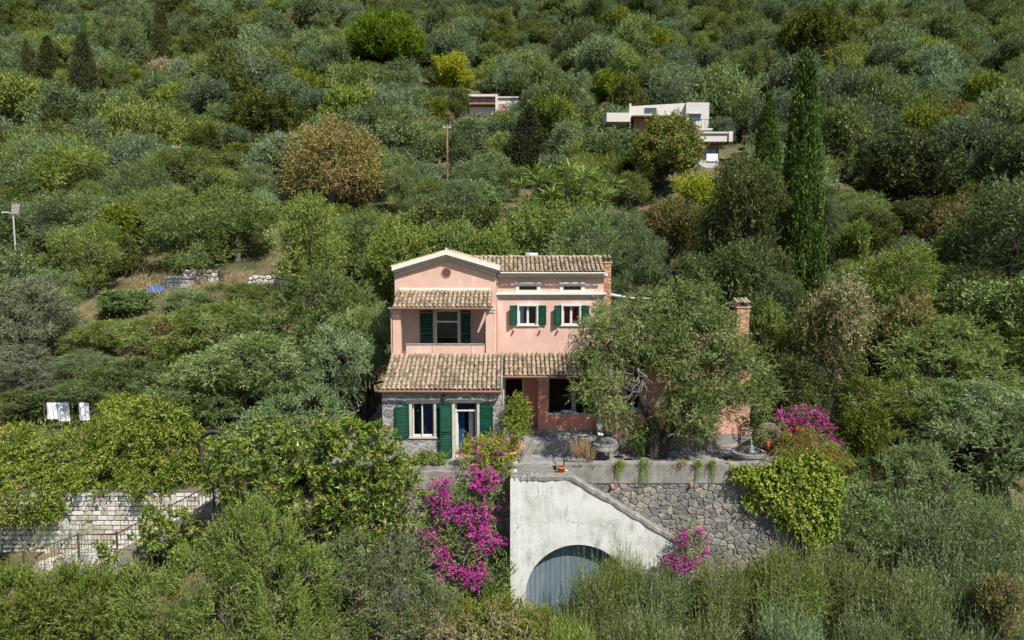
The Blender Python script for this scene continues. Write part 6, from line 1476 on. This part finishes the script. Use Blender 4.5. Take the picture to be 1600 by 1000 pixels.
MARKS = ((610, 60, 'the domed pine'), (770, 160, 'the cream house'), (1040, 180, 'the long pale house'), (1115, 240, 'the half-hidden pale house'), (1245, 270, 'the tall cypress'), (1190, 205, 'the shorter cypress'),
         (1043, 240, 'the maple'), (527, 255, 'the orange-brown tree'), (698, 225, 'the centre utility pole'), (275, 230, 'the left utility pole'), (432, 185, 'the upper left carob'), (1405, 262, 'the big right carob'), (1255, 62, 'the uppermost carob'),
         (153, 100, 'the broad dark cypress'), (68, 100, 'the narrow dark cypress'), (272, 50, 'the cypress cut by the top edge'), (23, 345, 'the solar lamp'), (246, 450, 'the blue tarpaulin'), (330, 432, 'the stone terraces'), (1305, 330, 'the rock outcrop'),
         (1300, 520, 'the tan creeper shrub'), (885, 300, 'the yucca clump'), (697, 395, 'the villa pediment'), (930, 15, 'the slender top-edge cypress'), (1590, 10, 'the top right corner'), (1595, 280, 'the middle of the right edge'), (8, 30, 'the top left corner'),
         (5, 215, 'the upper left edge'), (712, 110, 'the yellowish tree'), (1440, 100, 'the upper right slope centre'), (825, 215, 'the dark conifer'), (1040, 380, 'the red-speckled tree'), (1160, 350, 'the holm oak'))
ORD = ('nearest', 'second', 'third', 'fourth', 'fifth', 'sixth', 'seventh', 'eighth', 'ninth', 'tenth', 'eleventh', 'twelfth', 'thirteenth', 'fourteenth', 'fifteenth', 'sixteenth')
DIRS = ('right of', 'above right of', 'above', 'above left of', 'left of', 'below left of', 'below', 'below right of')
def spot(px, py):
    m_ = min(MARKS, key=lambda q: (q[0] - px) ** 2 + 1.6 * (q[1] - py) ** 2); a_ = math.atan2(m_[1] - py, px - m_[0])
    return DIRS[round(a_ / (math.pi / 4)) % 8] + ' ' + m_[2], (m_[0] - px) ** 2 + (m_[1] - py) ** 2
rows = []; nol = 0; ncount = {}
KINDS = {'olive': ('', 'olive_tree', 'grey-green olive', 'tree'), 'dark': ('scrub_dark', 'evergreen_oak', 'dark evergreen', 'tree'), 'green': ('scrub', 'green_shrub', 'fresh green shrub', 'shrub'), 'rust': ('rust', 'brown_shrub', 'brownish shrub', 'shrub'), 'dry': ('dry', 'dry_shrub', 'straw-coloured dry shrub', 'shrub')}
built = []
for (cy, cx, z, w_, h_, kind, px, py) in cand:
    if kind == 'olive':
        nol += 1
        if nol > 300: rows.append((cx, cy, z, w_, h_)); continue
        key = f'olive_mid{rg.randrange(4)}' if cy < 78 else f'olive_far{rg.randrange(5)}'
    else: key = KINDS[kind][0] + (str(rg.randrange(2)) if kind == 'green' else '')
    wh = (w_, h_) if kind == 'olive' else ((w_ * .95, h_) if kind == 'dark' else (w_ * .8, h_ * .8))
    where, dist = spot(px, py + h_ * .4 * FPX / cy)
    built.append((kind, where, dist, key, cx, cy, *wh))
built.sort(key=lambda q: (q[0], q[1], q[2])); prev = None; k = 0
for (kind, where, dist, key, cx, cy, w_, h_) in built:
    k = k + 1 if prev == (kind, where) else 0; prev = (kind, where); nm, lab, cat = KINDS[kind][1:]
    o_ = ORD[k] if k < len(ORD) else 'farthest'
    plant(key, cx, cy, w_, h_, nm, f'{lab}, {o_} one {where}' if k else f'{lab} closest {where}', cat, f'{nm.replace("_", " ")}s of the hillside grove')
# the far olives beyond those: one mass, scattered with geometry nodes
crowns = [next(o for o in bpy.data.objects if o.data is PROTO[f'olive_far{i}'][k]) for i in range(5) for k in ('crown', 'trunk')]
me = bpy.data.meshes.new('far_olive_grove'); me.from_pydata([r[:3] for r in rows], [], [])
a = me.attributes.new('idx', 'INT', 'POINT'); a.data.foreach_set('value', [rg.randrange(5) for _ in rows])
a = me.attributes.new('rotz', 'FLOAT_VECTOR', 'POINT'); a.data.foreach_set('vector', [q for _ in rows for q in (0, 0, rg.uniform(0, 6.28))])
a = me.attributes.new('scl', 'FLOAT_VECTOR', 'POINT'); a.data.foreach_set('vector', [q for r in rows for q in (r[3] / 6.4, r[3] / 6.4, r[4] / 5.2)])
fg = link('far_olive_grove', me, None); tag(fg, 'mass of small grey-green olives covering the far upper slope', 'olive grove', kind='stuff')
ng = bpy.data.node_groups.new('scatter', 'GeometryNodeTree')
ng.interface.new_socket('Geometry', in_out='INPUT', socket_type='NodeSocketGeometry'); ng.interface.new_socket('Geometry', in_out='OUTPUT', socket_type='NodeSocketGeometry')
N = ng.nodes; gi = N.new('NodeGroupInput'); go_ = N.new('NodeGroupOutput'); jn = N.new('GeometryNodeJoinGeometry')
def attr(nm, ty):
    q = N.new('GeometryNodeInputNamedAttribute'); q.data_type = ty; q.inputs['Name'].default_value = nm; return q.outputs['Attribute']
ia, ra, sa = attr('idx', 'INT'), attr('rotz', 'FLOAT_VECTOR'), attr('scl', 'FLOAT_VECTOR')
e2r = N.new('FunctionNodeEulerToRotation'); ng.links.new(ra, e2r.inputs[0])
for i in range(5):
    cmpn = N.new('FunctionNodeCompare'); cmpn.data_type = 'INT'; cmpn.operation = 'EQUAL'
    ng.links.new(ia, [s for s in cmpn.inputs if s.type == 'INT' and s.enabled][0]); [s for s in cmpn.inputs if s.type == 'INT' and s.enabled][1].default_value = i
    for j in range(2):
        oi = N.new('GeometryNodeObjectInfo'); oi.inputs['Object'].default_value = crowns[2 * i + j]; oi.inputs['As Instance'].default_value = True; oi.transform_space = 'ORIGINAL'
        ip = N.new('GeometryNodeInstanceOnPoints'); ng.links.new(gi.outputs[0], ip.inputs['Points']); ng.links.new(cmpn.outputs[0], ip.inputs['Selection'])
        ng.links.new(oi.outputs['Geometry'], ip.inputs['Instance']); ng.links.new(e2r.outputs[0], ip.inputs['Rotation']); ng.links.new(sa, ip.inputs['Scale']); ng.links.new(ip.outputs[0], jn.inputs[0])
ng.links.new(jn.outputs[0], go_.inputs[0])
md = fg.modifiers.new('scatter', 'NODES'); md.node_group = ng
# undergrowth filling the gaps on the slope, one leafy carpet
r4 = np.random.default_rng(5); n = 14000
yy = 31 + (r4.random(n) ** 1.6) * 170; xx = (r4.random(n) * 2 - 1) * (yy * .8 + 4)
ok = ~((xx > -8.6) & (xx < 16) & (yy < 44.5)); ok &= ~((xx < -8.5) & (yy < 31.5))
cl_ = np.array([zt(0, 0)]); px_ = 800 + FPX * xx / yy
ok &= ~((yy > 55.5) & (yy < 60) & (px_ > 200) & (px_ < 460) & (r4.random(n) < .8))
xx, yy = xx[ok], yy[ok]; pos = np.stack([xx, yy, zt(xx, yy) + .05], 1); nn = np.tile(UP[None], (len(pos), 1))
sc_ = np.clip(yy / 60, .6, 2.2); A = sprays(r4, pos, nn, twigs=2, tlen=.9, nleaf=5, ll=.18, lw=.055, out=.6, up=.3, rnd=.6, jit=.25, spread=.6, tvar=.6)
ug = link('undergrowth', leaf_mesh('undergrowth', [A], 'lf_green'), None); tag(ug, 'low green undergrowth between the hillside trees', 'undergrowth', kind='stuff')
n = 3400; yy = 17 + r4.random(n) * 11.3; xx = (r4.random(n) * 2 - 1) * (yy * .8 + 3)
y2 = 27 + r4.random(1400) * 16; x2 = np.where(r4.random(1400) < .5, -1, 1) * (17 + r4.random(1400) * 26); k2 = ~((x2 < 0) & (x2 > -30) & (y2 < 31.2)); xx = np.concatenate([xx, x2[k2]]); yy = np.concatenate([yy, y2[k2]]); n = len(xx)
pos = np.stack([xx, yy, zt(xx, yy)], 1); nn = np.tile(UP[None], (n, 1))
A = sprays(r4, pos, nn, twigs=3, tlen=.8, nleaf=9, ll=.13, lw=.03, out=.8, up=.5, rnd=.4, jit=.2, spread=.5, tvar=.6)
ug = link('scrub_carpet', leaf_mesh('scrub_carpet', [A], 'lf_bushy'), None); tag(ug, 'weedy green ground cover on the foreground bank', 'undergrowth', kind='stuff')
# dry grass on the clearing
n = 800; px_ = r4.uniform(205, 455, n); yy = r4.uniform(55, 59.5, n); xx = (px_ - 800) / FPX * yy; pos = np.stack([xx, yy, zt(xx, yy)], 1)
A = sprays(r4, pos, np.tile(UP[None], (n, 1)), twigs=3, tlen=.3, nleaf=4, ll=.25, lw=.04, out=1, up=.5, rnd=.4, jit=.2, spread=.4)
tag(link('dry_grass', leaf_mesh('dry_grass', [A], 'lf_dry'), None), 'straw-coloured dry grass on the clearing left of the house', 'grass', kind='stuff')
print('CAND', len(cand), 'olives', nol, 'far', len(rows))
